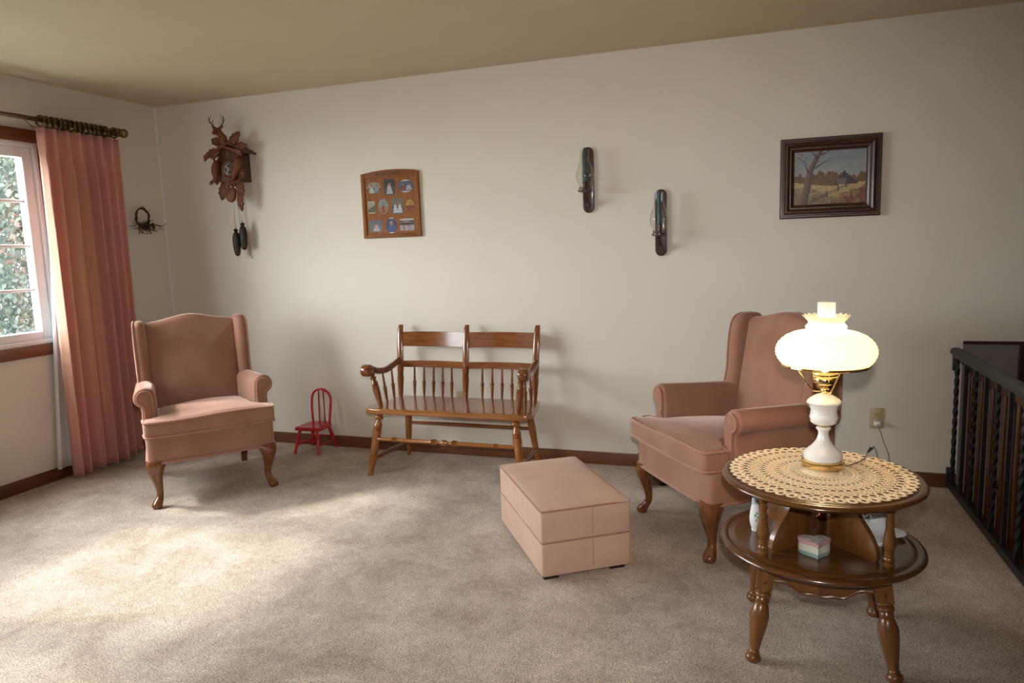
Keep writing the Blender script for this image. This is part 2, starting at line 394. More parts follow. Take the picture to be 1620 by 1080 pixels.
# ------------------------------------------------------------------ the room
H = 2.44
bm = nb(); box(bm, -.15, 5.165, -6.65, .12, -.2, 0); struct('floor', bm, 'carpet', smooth=0)
bm = nb(); box(bm, -.15, 6.55, -6.65, .12, H, H + .12); struct('ceiling', bm, 'ceiling', smooth=0)
WY0, WY1, WZ0, WZ1 = -3.39, -.95, .86, 2.07
bm = nb()
box(bm, -.15, 0, -6.65, .12, 0, WZ0); box(bm, -.15, 0, -6.65, .12, WZ1, H)
box(bm, -.15, 0, WY1, .12, WZ0, WZ1); box(bm, -.15, 0, -6.65, WY0, WZ0, WZ1)
struct('wall_left', bm, 'wall', smooth=0)
bm = nb()
box(bm, 0, 5.158, 0, .12, -.2, H); box(bm, 5.158, 6.55, 0, .12, .793, H); box(bm, 5.50, 6.55, 0, .12, -1.4, .793)
struct('wall_back', bm, 'wall', smooth=0)
bm = nb(); box(bm, 6.4, 6.55, -6.65, 0, -1.4, H); struct('wall_right', bm, 'absorber', smooth=0)
bm = nb(); box(bm, -.15, 6.55, -6.65, -6.5, -1.4, H); struct('wall_front', bm, 'absorber', smooth=0)
bm = nb(); box(bm, 5.165, 6.4, -6.5, .6, -1.45, -1.35); o = struct('floor_landing', bm, 'carpet', smooth=0)
bm = nb(); box(bm, .0, .008, -.008, 0, 0, H); struct('trim_1', bm, 'vinyl', smooth=0)
bm = nb(); box(bm, .0, .013, -6.5, -.0, .0, .078, .003); struct('baseboard_left', bm, 'trimy')
bm = nb(); box(bm, .013, 5.155, -.013, 0, 0, .078, .003); struct('baseboard_back', bm, 'trim')

# window
win = thing('window_1', 'x', 'window'); del win['label'], win['category']; win['kind'] = 'structure'
bm = nb()
box(bm, -.002, .016, WY0 - .075, WY1 + .075, WZ1, WZ1 + .075, .003); box(bm, -.002, .016, WY0 - .075, WY1 + .075, WZ0 - .07, WZ0, .003)
box(bm, -.002, .016, WY1, WY1 + .075, WZ0, WZ1, .003); box(bm, -.002, .016, WY0 - .075, WY0, WZ0, WZ1, .003)
obj('window_casing', bm, 'casing', win)
bm = nb(); f = .028
for y0, y1, z0, z1 in ((WY0, WY0 + f, WZ0, WZ1), (WY1 - f, WY1, WZ0, WZ1), (WY0 + f, WY1 - f, WZ0, WZ0 + f), (WY0 + f, WY1 - f, WZ1 - f, WZ1)):
    box(bm, -.15, .006, y0, y1, z0, z1, .003)
for yc in (-1.63, -2.73): box(bm, -.14, -.004, yc - .014, yc + .014, WZ0 + f, WZ1 - f, .003)
obj('window_frame', bm, 'vinyl', win)
for (y0, y1, nv) in ((-1.616, WY1 - f, 1), (-2.716, -1.644, 0), (WY0 + f, -2.744, 1)):
    z0, z1, s, e0, e1 = WZ0 + f, WZ1 - f, .062, (.062 if y0 < -3 else .036), (.062 if y1 > -1 else .036)
    bm = nb()
    for a, b_, c, d in ((y0, y0 + e0, z0, z1), (y1 - e1, y1, z0, z1), (y0 + e0, y1 - e1, z0, z0 + s - .012), (y0 + e0, y1 - e1, z1 - s, z1)):
        box(bm, -.075, -.012, a, b_, c, d, .005)
    sash = obj('window_sash', bm, 'vinyl', win)
    gz0, gz1 = z0 + s - .012, z1 - s
    bm = nb(); box(bm, -.047, -.043, y0 + e0, y1 - e1, gz0, gz1); obj('window_pane', bm, 'pane', sash, smooth=0)
    for zc in (1.192, 1.457, 1.723) if nv else ():
        bm = nb(); box(bm, -.053, -.036, y0 + e0, y1 - e1, zc - .009, zc + .009, .003); obj('muntin', bm, 'vinyl', sash)
    for k in range(nv):
        yc = y0 + e0 + (y1 - y0 - e0 - e1) * (k + 1) / (nv + 1)
        bm = nb(); box(bm, -.053, -.036, yc - .009, yc + .009, gz0, gz1, .003); obj('muntin', bm, 'vinyl', sash)

# stairwell beyond the railing
bm = nb(); box(bm, 5.158, 5.50, .0, .016, .777, .793); struct('trim_2', bm, 'darkdoor')
bm = nb(); box(bm, 5.415, 5.50, .0, .03, -1.35, .777); box(bm, 5.50, 5.62, -.02, 0, -1.35, .777, .004); struct('trim_3', bm, 'darkdoor')
door = thing('door_1', 'x', 'door', (0, 0, 0)); del door['label'], door['category']; door['kind'] = 'structure'
bm = nb(); box(bm, 5.10, 5.50, .05, .09, -1.35, .80); obj('door_leaf', bm, 'door_haze', door)
bm = nb(); lathe(bm, [(.022, 0), (.024, .006), (.010, .010), (.010, .028), (.022, .034), (.028, .046), (.026, .060), (.012, .068)], 18, Matrix.Translation((5.365, .05, .03)) @ Matrix.Rotation(R(90), 4, 'X')); obj('door_knob', bm, 'brass', door)
bm = nb(); box(bm, 5.166, 5.235, -6.5, .04, -.25, -.06); box(bm, 5.166, 5.175, -6.5, .04, -1.35, -.25); struct('trim_4', bm, 'added_slat')

# outdoors seen through the panes
bm = nb(); box(bm, -40, -.6, -20, 40, -1.3, -1.2); o = struct('ground', bm, 'lawn', smooth=0)
random.seed(5)
def tree(loc, h, rad, n, mats, label, seed):
    rnd = random.Random(seed); t = thing('leafy_tree', label, 'tree', loc, 0, None)
    bm = nb(); tube(bm, spline([(0, 0, -.2), (.05, 0, h * .3), (-.05, .1, h * .6), (.1, 0, h * .8)], 5), [.13 - .0055 * i for i in range(16)], 8); obj('trunk', bm, 'bark', t)
    for mi, (mat, share) in enumerate(mats):
        bm = nb()
        cl = [Vector((rnd.gauss(0, rad * .5), rnd.gauss(0, rad * .5), h * .40 + rnd.random() * h * .6)) for _ in range(26)]
        for i in range(int(n * share)):
            c = rnd.choice(cl) + Vector((rnd.gauss(0, rad * .22), rnd.gauss(0, rad * .22), rnd.gauss(0, h * .07)))
            e = Euler((rnd.random() * 6, rnd.random() * 6, rnd.random() * 6)).to_matrix(); s = .026 + .034 * rnd.random()
            vs = [bm.verts.new(c + e @ Vector(q) * s) for q in ((-.5, 0, 0), (0, -.45, .12), (1, 0, 0), (0, .45, .12))]
            bm.faces.new(vs)
        o = obj('foliage', bm, mat, t, smooth=0); o['kind'] = 'stuff'
tree((-6.6, 3.9, -1.2), 6.0, 1.1, 26000, [('leaf2', .62), ('leaf', .36), ('blossom', .02)], 'tall blue green leafy tree right outside the window', 1)
tree((-3.3, 1.45, -1.2), 4.2, .6, 11000, [('leaf', .62), ('blossom', .05), ('leaf2', .33)], 'lower pale green bushy tree close to the window', 2)
g = thing('garage', 'pale blue sided garage low behind the trees outside', 'building', (-12.5, 9.0, -1.2), R(30))
bm = nb(); box(bm, -2, 2, -1.6, 1.6, 0, 1.55); obj('garage_wall', bm, 'siding', g)
bm = nb(); prism(bm, [(-1.9, 1.55), (1.9, 1.55), (0, 2.35)], -2.2, 2.2, YZ); obj('garage_roof', bm, 'roofing', g)

# ------------------------------------------------------------------ curtain, rod, wreath
RX, RZ = .105, 2.195
rod = thing('curtain_rod', 'antique brass curtain rod with ball finial above the window', 'curtain rod', (RX, -.40, RZ))
bm = nb(); tube(bm, [(0, -3.2, 0), (0, -.06, 0)], .020, 14)
obj('pole', bm, 'oldbrass', rod)
bm = nb(); RY = Matrix.Rotation(R(-90), 4, 'X')
lathe(bm, [(.018, -.075), (.026, -.072), (.026, -.064), (.018, -.060), (.017, -.05), (.028, -.046), (.030, -.038), (.022, -.030), (.016, -.026), (.016, -.018), (.026, -.010), (.031, .004), (.028, .018), (.018, .028), (.012, .031), (.004, .034)], 18, Matrix.Translation((0, 0, 0)) @ RY); obj('finial', bm, 'oldbrass', rod)
for yb in (-.085, -3.1):
    bm = nb(); tube(bm, [(-.105, yb, -.02), (-.03, yb, -.028), (0, yb, -.022), (.018, yb, -.004)], .006, 8); lathe(bm, [(.016, 0), (.016, .006), (.006, .008)], 12, Matrix.Translation((-.105, yb, -.02)) @ Matrix.Rotation(R(90), 4, 'Y')); obj('bracket', bm, 'oldbrass', rod)
bm = nb(); tube(bm, [(-.02, -.665, -.012), (-.005, -.64, -.045), (0, -.575, -.05)], .0035, 6); obj('guide_wire', bm, 'oldbrass', rod)

cur = thing('curtain', 'dusty rose pleated drape with white lining beside the window', 'curtain', (.1, -.75, 0))
rnd = random.Random(3)
def drape_pts(y0t, y1t, y0b, y1b, z0, z1, amp, nf, x0, seed, ny=150, nz=36, hem=.0, pleat=True):
    r = random.Random(seed); ph = [r.uniform(-.5, .5) for _ in range(nf * 2 + 2)]; am = [r.uniform(.55, 1.25) for _ in range(nf * 2 + 2)]
    P = []
    for k in range(nz + 1):
        t = k / nz; row = []                       # t 0 = bottom
        for i in range(ny + 1):
            u = i / ny; a = u * nf; j = int(min(a, nf - 1e-6)); w = a - j
            s = am[j] * (1 - w) + am[j + 1] * w
            a2 = 2 * PI * (a + .25 * ph[j] * (1 - w) + .25 * ph[j + 1] * w)
            grow = .45 + .55 * (1 - t) ** .7 if t > .9 else .75 + .25 * (1 - t)
            x = x0 + amp * s * grow * math.sin(a2) + .28 * amp * math.sin(2 * a2 + j) * (1 - t)
            if pleat and t > .93: x = x0 + amp * .5 * (abs(math.sin(a2)) ** .5 * (1 if math.sin(a2) > 0 else -1))
            y = (y0b + (y1b - y0b) * u) * (1 - t) + (y0t + (y1t - y0t) * u) * t + .012 * s * math.cos(a2) * grow
            z = z0 + (z1 - z0) * t + hem * u * (1 - t)
            row.append(Vector((x, y, z)))
        P.append(row)
    return P
def sheet(P, th=.0):
    bm = nb(); V = [[bm.verts.new(p) for p in r] for r in P]
    for a in range(len(P) - 1):
        for b_ in range(len(P[0]) - 1): bm.faces.new((V[a][b_], V[a][b_ + 1], V[a + 1][b_ + 1], V[a + 1][b_]))
    return bm
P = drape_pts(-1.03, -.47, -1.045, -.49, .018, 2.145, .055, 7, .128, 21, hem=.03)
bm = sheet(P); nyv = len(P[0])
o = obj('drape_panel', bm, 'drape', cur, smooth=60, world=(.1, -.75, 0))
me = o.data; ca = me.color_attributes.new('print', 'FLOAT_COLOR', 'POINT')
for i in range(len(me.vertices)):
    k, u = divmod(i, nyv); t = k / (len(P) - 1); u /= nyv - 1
    # window light painted into the cloth as irregular apricot streaks on its window side
    glow = max(0, 1.1 - u / .85) * (.55 + .45 * math.sin(u * 31 + 1.3) * math.sin(u * 17)) * math.exp(-((t - .58) / .34) ** 2)
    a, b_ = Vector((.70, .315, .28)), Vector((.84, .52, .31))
    c = a.lerp(b_, min(1, max(0, glow * 1.25))); ca.data[i].color = (c.x, c.y, c.z, 1)
md = o.modifiers.new('thickness', 'SOLIDIFY'); md.thickness = .003
P = drape_pts(-.925, -.50, -1.105, -.52, .075, 2.10, .010, 7, .045, 4, ny=60, nz=24, pleat=False)
o = obj('lining', sheet(P), 'lining', cur, smooth=60, world=(.1, -.75, 0)); o['label'] = 'plain white lining behind the rose drape'
md = o.modifiers.new('thickness', 'SOLIDIFY'); md.thickness = .002
ys = [-.985 + .034 * i + rnd.uniform(-.004, .004) for i in range(14)] + [-.475]
for i, yy in enumerate(ys):
    bm = nb(); n = 20; tl = rnd.uniform(-.25, .25)
    tube(bm, [Vector((.031 * math.cos(2 * PI * q / n), .031 * math.sin(tl) * math.cos(2 * PI * q / n), .031 * math.sin(2 * PI * q / n) - .008)) + Vector((.005, yy + .75, RZ)) for q in range(n)], .0068, 8, True)
    rg = obj('curtain_ring', bm, 'oldbrass', cur)
    bm = nb(); tube(bm, [(.005, yy + .75, RZ - .037), (.010, yy + .752, RZ - .047), (.012, yy + .748, RZ - .06)], .002, 5); obj('hook', bm, 'oldbrass', rg)

wr = thing('twig_wreath', 'small dried grapevine wreath with straggly twig bow on left wall', 'wreath', (.02, -.232, 1.645))
bm = nb(); rnd = random.Random(11)
for k in range(7):
    n = 40; p0, q0 = rnd.random() * 6, rnd.random() * 6
    tube(bm, [(.008 + .006 * math.sin(5 * a + p0), (.056 + .006 * math.cos(6 * a + q0)) * math.cos(a), (.066 + .006 * math.sin(5 * a + p0)) * math.sin(a)) for a in [2 * PI * i / n for i in range(n)]], .0035, 5, True)
obj('vine_ring', bm, 'twig', wr)
bm = nb()
for k in range(80):
    a = rnd.uniform(0, 2 * PI); c = Vector((.012, rnd.gauss(.01, .03), -.060 + rnd.gauss(0, .012)))
    d = Vector((rnd.uniform(0, .03), rnd.gauss(0, .045), rnd.gauss(-.010, .022)))
    tube(bm, spline([c, c + d * .5 + Vector((.006, 0, rnd.gauss(0, .014))), c + d], 4), .0021, 4)
for k in range(10):
    a = rnd.uniform(0, PI); c = Vector((.01, .056 * math.cos(a), .066 * math.sin(a))); tube(bm, [c, c + Vector((.01, rnd.gauss(0, .014), rnd.gauss(0, .014)))], .0013, 4)
o = obj('twig_bow', bm, 'twig', wr)

# ------------------------------------------------------------------ wing chairs
def wing_chair(label, loc, rz):
    t = thing('wing_chair', label, 'armchair', loc, rz, 'matching rose wing chairs')
    def taper(v, w=.88):     # narrower towards the back
        return Vector((v.x * (1 - (1 - w) * max(0, min(1, (v.y + .3) / .65))), v.y, v.z))
    # seat rail
    out = dense(rrect(-.336, .336, -.322, .345, .035), .06)
    bm = nb(); pillow(bm, out, .245, .405, .012, 0, 0)
    for v in bm.verts:
        v.co = taper(v.co)
        if v.co.y < -.30: v.co.y -= .008 * math.cos(v.co.x / .342 * PI / 2)
    rail = obj('seat_rail', bm, 'velvet', t)
    bm = nb(); tube(bm, [taper(Vector((x, y - (.008 * math.cos(x / .342 * PI / 2) if y < -.3 else 0), .252))) for x, y in offset2(out, -.003)], .0065, 6, True)
    obj('welting', bm, 'welt', rail)
    # T cushion
    xo, xi = .341, .258
    T = [(-xo, -.354), (xo, -.354), (xo, -.222), (xi, -.212), (xi - .03, .15), (-xi + .03, .15), (-xi, -.212), (-xo, -.222)]
    def rnd_corner(o, r):
        res = []; n = len(o)
        for i in range(n):
            p, q, s = Vector(o[i - 1]), Vector(o[i]), Vector(o[(i + 1) % n]); a = q + (p - q).normalized() * r; b_ = q + (s - q).normalized() * r
            for k in range(5):
                w = k / 4; res.append(tuple(a * (1 - w) ** 2 + q * 2 * w * (1 - w) + b_ * w * w))
        return res
    To = dense(rnd_corner(T, .028), .05)
    bm = nb(); pillow(bm, To, .398, .492, .022, 0, 0, cen=(0, -.12), inner=10)
    def cush(v):
        v = Vector(v); k = (v.z - .395) / .1
        if v.z > .4915: v.z += .018 * max(0, 1 - abs(v.x / .33) ** 3) * max(0, 1 - abs((v.y + .1) / .26) ** 3)
        v.z += k * (.010 * math.sin(v.x * 9 + 1) - .05 * max(0, (v.y + .15)) )
        if v.y < -.25: v.y -= .014 * math.cos(v.x / .352 * PI / 2); v.z -= .006 * k * math.cos(v.x / .352 * PI / 2 * 2)
        return v
    for v in bm.verts: v.co = cush(v.co)
    cu = obj('seat_cushion', bm, 'velvet', t, smooth=60)
    for z in (.404, .487):
        bm = nb(); tube(bm, [cush((x, y, z)) for x, y in offset2(To, .001)], .0062, 6, True); obj('piping', bm, 'welt', cu)
    # inside back
    ob = []
    nn = 22
    for i in range(nn + 1):
        x = -.275 + .55 * i / nn; s = x / .275; ob.append((x, .968 + .040 * math.exp(-(s * 1.9) ** 2) - .012 * abs(s) ** 8))
    ob = [(.275, .44)] + [(.275, .6), (.275, .8)] + ob[::-1] + [(-.275, .8), (-.275, .6), (-.275, .44)]
    ob = dense(ob, .05)
    bm = nb(); pillow(bm, ob, 0, .105, .035, 0, .022, mat=XZ, cen=(0, .72), inner=8)
    for v in bm.verts:
        k = (v.co.z - .44) / .55; w = 1 - .12 * (1 - k)
        v.co.x *= w; v.co.y += .268 + .112 * k
    obj('backrest', bm, 'velvet', t, smooth=60)
    # outside back panel
    bm = nb(); ob2 = [(x * 1.08, z if z > .5 else .30) for x, z in ob]
    pillow(bm, ob2, 0, .03, .012, 0, 0, mat=XZ, cen=(0, .7), inner=4)
    for v in bm.verts:
        k = (v.co.z - .40) / .6; v.co.x *= 1 - .10 * (1 - k); v.co.y += .34 + .055 * k; v.co.z -= .012
    obj('back_panel', bm, 'velvet', t, smooth=60)
    for s in (-1, 1):
        # wing
        wo = spline([(.175, .56), (.184, .72), (.194, .86), (.212, .945), (.245, .978), (.29, .985), (.35, .975), (.375, .90), (.36, .75), (.345, .56)], 5, True)
        wo = [(p.x, p.y) for p in wo]
        bm = nb(); pillow(bm, wo, 0, .068, .030, .004, .006, mat=YZ, cen=(.26, .78))
        for v in bm.verts:
            k = (v.co.z - .56) / .42; flare = .028 * max(0, (.36 - v.co.y) / .26)
            v.co.x = s * (v.co.x + .236 + .008 * k + flare)
        wg = obj('wing', bm, 'velvet', t, smooth=60)
        bm = nb(); tube(bm, [(s * (.236 + .062 + .008 * (z - .56) / .42 + .028 * max(0, (.36 - y) / .26)), y, z) for y, z in offset2(wo, .004)], .005, 6, True); obj('piping', bm, 'welt', wg)
        # rolled arm
        cx, cz, rr = .316, .597, .055
        sec = [(.258, .40), (.258, .50)] + [(cx + rr * math.cos(a), cz + rr * math.sin(a)) for a in [PI - (PI + 1.15) * i / 16 for i in range(17)]] + [(.335, .52), (.338, .45), (.338, .40)]
        bm = nb(); sec2 = dense(sec, .03)
        rings = []
        for y, ins in ((-.205, .012), (-.200, .004), (-.192, 0), (-.1, 0), (.0, 0), (.1, 0), (.2, 0), (.33, 0)):
            o2 = offset2(sec2, ins) if ins else sec2
            k = max(0, (y + .2) / .5)
            rings.append([Vector((s * (x - .035 * k), y, z - .02 * k * (1 if z > .5 else 0))) for x, z in o2])
        loft(bm, rings); ar = obj('arm', bm, 'velvet', t, smooth=50)
        bm = nb(); fo = offset2(sec2, .014); loft(bm, [[Vector((s * x, -.200, z)) for x, z in fo], [Vector((s * x, -.212, z)) for x, z in fo], [Vector((s * x, -.2155, z)) for x, z in offset2(sec2, .020)]])
        ft = obj('arm_front', bm, 'velvet', ar, smooth=40)
        bm = nb(); tube(bm, [(s * x, -.2135, z) for x, z in offset2(sec2, .0165)[4:-4]], .0048, 6); obj('piping', bm, 'welt', ar)
        # cabriole front leg
        od = Vector((s * .62, -.78, 0)); base = Vector((s * .292, -.285, 0)); bm = nb(); rings = []
        for z, off, rx in ((.262, .002, .050), (.245, .004, .052), (.225, .010, .048), (.20, .013, .040), (.17, .010, .031), (.135, .002, .024), (.10, -.005, .019), (.075, -.006, .0175), (.055, .000, .0195), (.038, .016, .026), (.022, .028, .029), (.008, .030, .027), (0, .027, .021)):
            c = base + od * off + Vector((0, 0, z)); rings.append([c + Vector((math.cos(a), math.sin(a), 0)) * rx for a in [2 * PI * j / 16 for j in range(16)]])
        loft(bm, rings); obj('leg', bm, 'cabriole', t, smooth=60)
        bm = nb(); x = s * .262
        loft(bm, [[Vector((x + a * w, y + b_ * w, z)) for a, b_ in ((-1, -1), (1, -1), (1, 1), (-1, 1))] for z, y, w in ((.26, .315, .022), (.12, .33, .020), (0, .365, .018))]); obj('leg', bm, 'cabriole', t, smooth=20)
    return t
ch = wing_chair('dusty rose velvet wing chair beside the curtain at the window', (1.012, -.878, 0), R(49.5))
dup(ch, (4.032, -.806, 0), R(-54.5), 'dusty rose velvet wing chair behind the lit lamp, turned towards the window')

bx = thing('wooden_box', 'low brown wooden box with dark red ball feet under the right wing chair', 'box', (3.66, -.29, 0), R(25))
bm = nb(); box(bm, -.125, .125, -.03, .11, .012, .16, .006); obj('body', bm, 'wicker', bx)
for x in (-.105, .035):
    bm = nb(); ball(bm, (x, -.035, .016), .016); obj('foot', bm, 'darkred', bx)
for x in (-.105, .105):
    bm = nb(); ball(bm, (x, .08, .016), .016); obj('foot', bm, 'darkred', bx)

# ------------------------------------------------------------------ ottoman
ot = thing('ottoman', 'pink velvet box ottoman in front of the bench', 'ottoman', (3.326, -1.593, 0), math.atan2(.221, .324))
W_, D_ = .394, .664
bm = nb(); pillow(bm, dense(rrect(0, W_, 0, D_, .012, 3), .06), .016, .155, .005, 0, 0); ob_ = obj('lower_box', bm, 'ottoman', ot)
bm = nb(); pillow(bm, dense(rrect(.0, W_, .0, D_, .012, 3), .06), .158, .296, .008, 0, 0, inner=10)
for v in bm.verts:
    if v.co.z > .2955: v.co.z += .018 * (1 - abs(2 * v.co.x / W_ - 1) ** 3) * (1 - abs(2 * v.co.y / D_ - 1) ** 3)
    if v.co.z < .29: v.co.x += .003 * math.sin(v.co.y * 14) * (.3 - v.co.z)
lid = obj('padded_lid', bm, 'ottoman', ot, smooth=50)
o_ = dense(rrect(.001, W_ - .001, .001, D_ - .001, .012, 3), .06)
bm = nb(); tube(bm, [(x, y, .2925) for x, y in o_], .0045, 6, True); obj('welting', bm, 'welt', lid)
bm = nb(); tube(bm, [(x, y, .157) for x, y in offset2(o_, .002)], .003, 6, True); obj('welting', bm, 'welt', ob_)
bm = nb(); box(bm, .222, .224, -.0008, .002, .165, .287); obj('seam', bm, 'welt', lid)
bm = nb(); box(bm, .222, .224, -.0008, .002, .03, .15); obj('seam', bm, 'welt', ob_)
for x in (.03, W_ - .07):
    for y in (.012, D_ - .05):
        bm = nb(); box(bm, x - .02, x + .045, y, y + .04, 0, .018, .003); obj('foot', bm, 'black', ot)

# ------------------------------------------------------------------ bench
BO = Vector((2.405, -.3, 0))
be = thing('deacons_bench', 'two seat maple bench with spindle back against the wall', 'bench', BO)
def bo(name, bm, mat, par=None): return obj(name, bm, mat, par or be, world=BO, smooth=40)
so = [(1.872 + .055, -.500), (2.938 - .055, -.500), (2.938, -.445), (2.925, -.36), (2.885, -.115), (2.865, -.085), (1.945, -.085), (1.925, -.115), (1.885, -.36), (1.872, -.445)]
so = [so[0], so[1], (2.925, -.483), so[2], so[3], so[4], so[5], so[6], so[7], so[8], so[9], (1.885, -.483)]
bm = nb(); pillow(bm, dense(so, .08), .375, .408, .009, 0, 0, cen=(2.405, -.28)); bo('seat', bm, 'seatwood')
def sprof(k=1.0):  # arrow spindle
    return [(.006 * k, 0), (.0075 * k, .12), (.0105 * k, .40), (.0115 * k, .44), (.0125 * k, .455), (.008 * k, .47), (.0125 * k, .49), (.0135 * k, .505), (.0125 * k, .52), (.0075 * k, .535), (.0075 * k, .6), (.0065 * k, .8), (.0055 * k, 1)]
px = (1.948, 2.405, 2.862)
for i, x in enumerate(px):
    dx = (x - 2.405) * .025
    bm = nb(); zb, zt = .405, .62
    turned(bm, (x, -.145, zb), (x + dx * .4, -.118, zt), [(.012, 0), (.015, .08), (.0205, .5), (.0218, .62), (.0178, .64), (.0218, .66), (.0178, .68), (.0218, .70), (.0178, .72), (.0218, .74), (.0178, .76), (.021, .79), (.020, 1)], 14)
    pts = [(x + dx * .4, -.118, .60), (x + dx * .5, -.112, .66), (x + dx * .8, -.100, .76), (x + dx, -.080, .85), (x + dx, -.068, .874)]
    loft(bm, [[Vector((p[0] + a * w, p[1] + b_ * .011, p[2])) for a, b_ in ((-1, -.7), (-.7, -1), (.7, -1), (1, -.7), (1, .7), (.7, 1), (-.7, 1), (-1, .7))] for p, w in zip(pts, (.019, .0195, .0185, .0165, .012))])
    bo('back_post', bm, 'benchz')
for a, b_ in ((0, 1), (1, 2)):
    x0, x1 = px[a] + .012, px[b_] - .012
    for z0, z1, y0, nm in ((.736, .829, -.098, 'crest_slat'), (.602, .643, -.116, 'lower_slat')):
        bm = nb(); rings = []
        for i in range(15):
            u = i / 14; x = x0 + (x1 - x0) * u; bow = .022 * math.sin(PI * u); th = .007
            lift = .008 * math.cos(2 * PI * u) if nm == 'lower_slat' else 0
            rings.append([Vector((x, y0 + bow + s * th + (.012 if z > .7 and k_ else 0), z + lift * (0 if k_ == 0 else 0))) for s, z, k_ in ((-1, z0, 0), (-1, z1, 1), (1, z1, 1), (1, z0, 0))])
        loft(bm, rings); bmesh.ops.bevel(bm, geom=[e for e in bm.edges], offset=.0015, segments=1, affect='EDGES') if False else None
        bo(nm, bm, 'benchx')
for k in (-1, 1):
    for d in (.105, .170, .235, .302, .368):
        x = 2.405 + k * d; u = d / .457; yb = -.128 + .01 * math.sin(PI * u)
        bm = nb(); turned(bm, (x - k * 0, yb, .405), (x, -.116 + .022 * math.sin(PI * u), .606), sprof(), 10); bo('spindle', bm, 'benchz')
    X = lambda x: 2.405 + k * (x - 2.405)
    # arm
    pts = spline([(2.872, -.115, .650), (2.877, -.20, .628), (2.884, -.29, .612), (2.895, -.37, .620), (2.903, -.43, .642), (2.906, -.47, .650)], 6)
    bm = nb(); rings = []
    n = len(pts)
    for i, p in enumerate(pts):
        u = i / (n - 1); hw = .019 + .010 * u; hh = .019 + .004 * u
        rings.append([Vector((X(p.x) + math.cos(q) * hw, p.y, p.z + math.sin(q) * hh)) for q in [2 * PI * j / 14 for j in range(14)]])
    loft(bm, rings)
    # rolled end: a short drum lying across the arm
    turned(bm, (X(2.906) - .031, -.475, .639), (X(2.906) + .031, -.475, .639), [(.024, 0), (.033, .06), (.037, .16), (.038, .5), (.037, .84), (.033, .94), (.024, 1)], 18)
    bo('arm', bm, 'benchy')
    bm = nb(); turned(bm, (X(2.852), -.425, .405), (X(2.885), -.455, .622), [(.012, 0), (.014, .06), (.021, .45), (.022, .58), (.0175, .60), (.022, .62), (.0175, .64), (.022, .66), (.0175, .68), (.021, .70), (.015, .76), (.010, .79), (.018, .82), (.019, .86), (.0105, .90), (.015, .94), (.012, 1)], 14); bo('arm_post', bm, 'benchz')
    for (xb, yb), (xt, yt), zt in (((2.862, -.325), (2.872, -.350), .612), ((2.866, -.225), (2.868, -.240), .612)):
        bm = nb(); turned(bm, (X(xb), yb, .405), (X(xt), yt, zt), sprof(1.0), 10); bo('spindle', bm, 'benchz')
    # legs
    bm = nb(); turned(bm, (X(2.894), -.527, 0), (X(2.842), -.462, .378), [(.012, 0), (.020, .006), (.014, .03), (.014, .05), (.022, .20), (.027, .285), (.0215, .30), (.027, .315), (.0215, .33), (.0265, .345), (.019, .365), (.024, .385), (.024, .60), (.0265, .70), (.0265, .715), (.021, .722), (.027, .735), (.021, .748), (.027, .761), (.021, .774), (.027, .787), (.0235, .80), (.024, .82), (.0145, .87), (.0135, .885), (.024, .905), (.028, .925), (.025, .945), (.015, .957), (.025, .972), (.024, 1)], 18); bo('leg', bm, 'legwood')
    bm = nb(); turned(bm, (X(2.858), -.082, 0), (X(2.815), -.135, .378), [(.013, 0), (.016, .15), (.021, .45), (.023, .62), (.021, .85), (.018, 1)], 14); bo('leg', bm, 'legwood')
    bm = nb(); turned(bm, (X(2.879), -.508, .098), (X(2.848), -.095, .098), [(.008, 0), (.012, .1), (.014, .5), (.012, .9), (.008, 1)], 10); bo('side_stretcher', bm, 'benchy')
bm = nb(); pr = [(.008, 0), (.0115, .03)]
def ringset(t, r=.0155): return [(r - .004, t - .016), (r, t - .013), (r - .004, t - .0075), (r, t - .005), (r - .004, t), (r, t + .005), (r - .004, t + .0075), (r, t + .013), (r - .004, t + .016)]
pr += ringset(.135, .015) + [(.0115, .2), (.0125, .40)] + ringset(.425, .0185) + [(.0145, .444), (.009, .455), (.009, .475), (.0165, .485), (.0185, .5), (.0165, .515), (.009, .525), (.009, .545)] + ringset(.575, .0185) + [(.0125, .60), (.0115, .8)] + ringset(.865, .015) + [(.0115, .97), (.008, 1)]
turned(bm, (1.955, -.498, .222), (2.855, -.498, .222), pr, 14); bo('front_stretcher', bm, 'legwood')
bm = nb(); turned(bm, (1.98, -.112, .232), (2.83, -.112, .232), [(.008, 0), (.011, .1), (.0125, .5), (.011, .9), (.008, 1)], 10); bo('rear_stretcher', bm, 'benchx')

# ------------------------------------------------------------------ child's red chair
RC = Vector((1.255, -.13, 0))
rc = thing('doll_chair', 'small red painted spindle back child chair on the carpet beside the bench', 'chair', RC)
def ro(name, bm, mat='red', par=None): return obj(name, bm, mat, par or rc, world=RC, smooth=45)
bm = nb(); pillow(bm, dense([(1.163, -.222), (1.347, -.222), (1.352, -.21), (1.350, -.06), (1.335, -.035), (1.30, -.025), (1.215, -.025), (1.18, -.035), (1.165, -.06), (1.158, -.21)], .03), .158, .182, .008, 0, -.004, cen=(1.255, -.13)); ro('seat', bm)
hp = [(1.196, -.052, .178), (1.188, -.045, .26), (1.186, -.038, .32)] + [(1.262 - .076 * math.cos(a), -.034, .338 + .076 * math.sin(a)) for a in [PI * i / 10 for i in range(11)]] + [(1.338, -.038, .32), (1.336, -.045, .26), (1.328, -.052, .178)]
bm = nb(); tube(bm, spline(hp, 3), .0085, 10); ro('back_hoop', bm)
for x0, x1 in ((1.247, 1.243), (1.292, 1.281)):
    bm = nb(); tube(bm, [(x0, -.05, .178), (x1, -.034, .408)], .0055, 8); ro('spindle', bm)
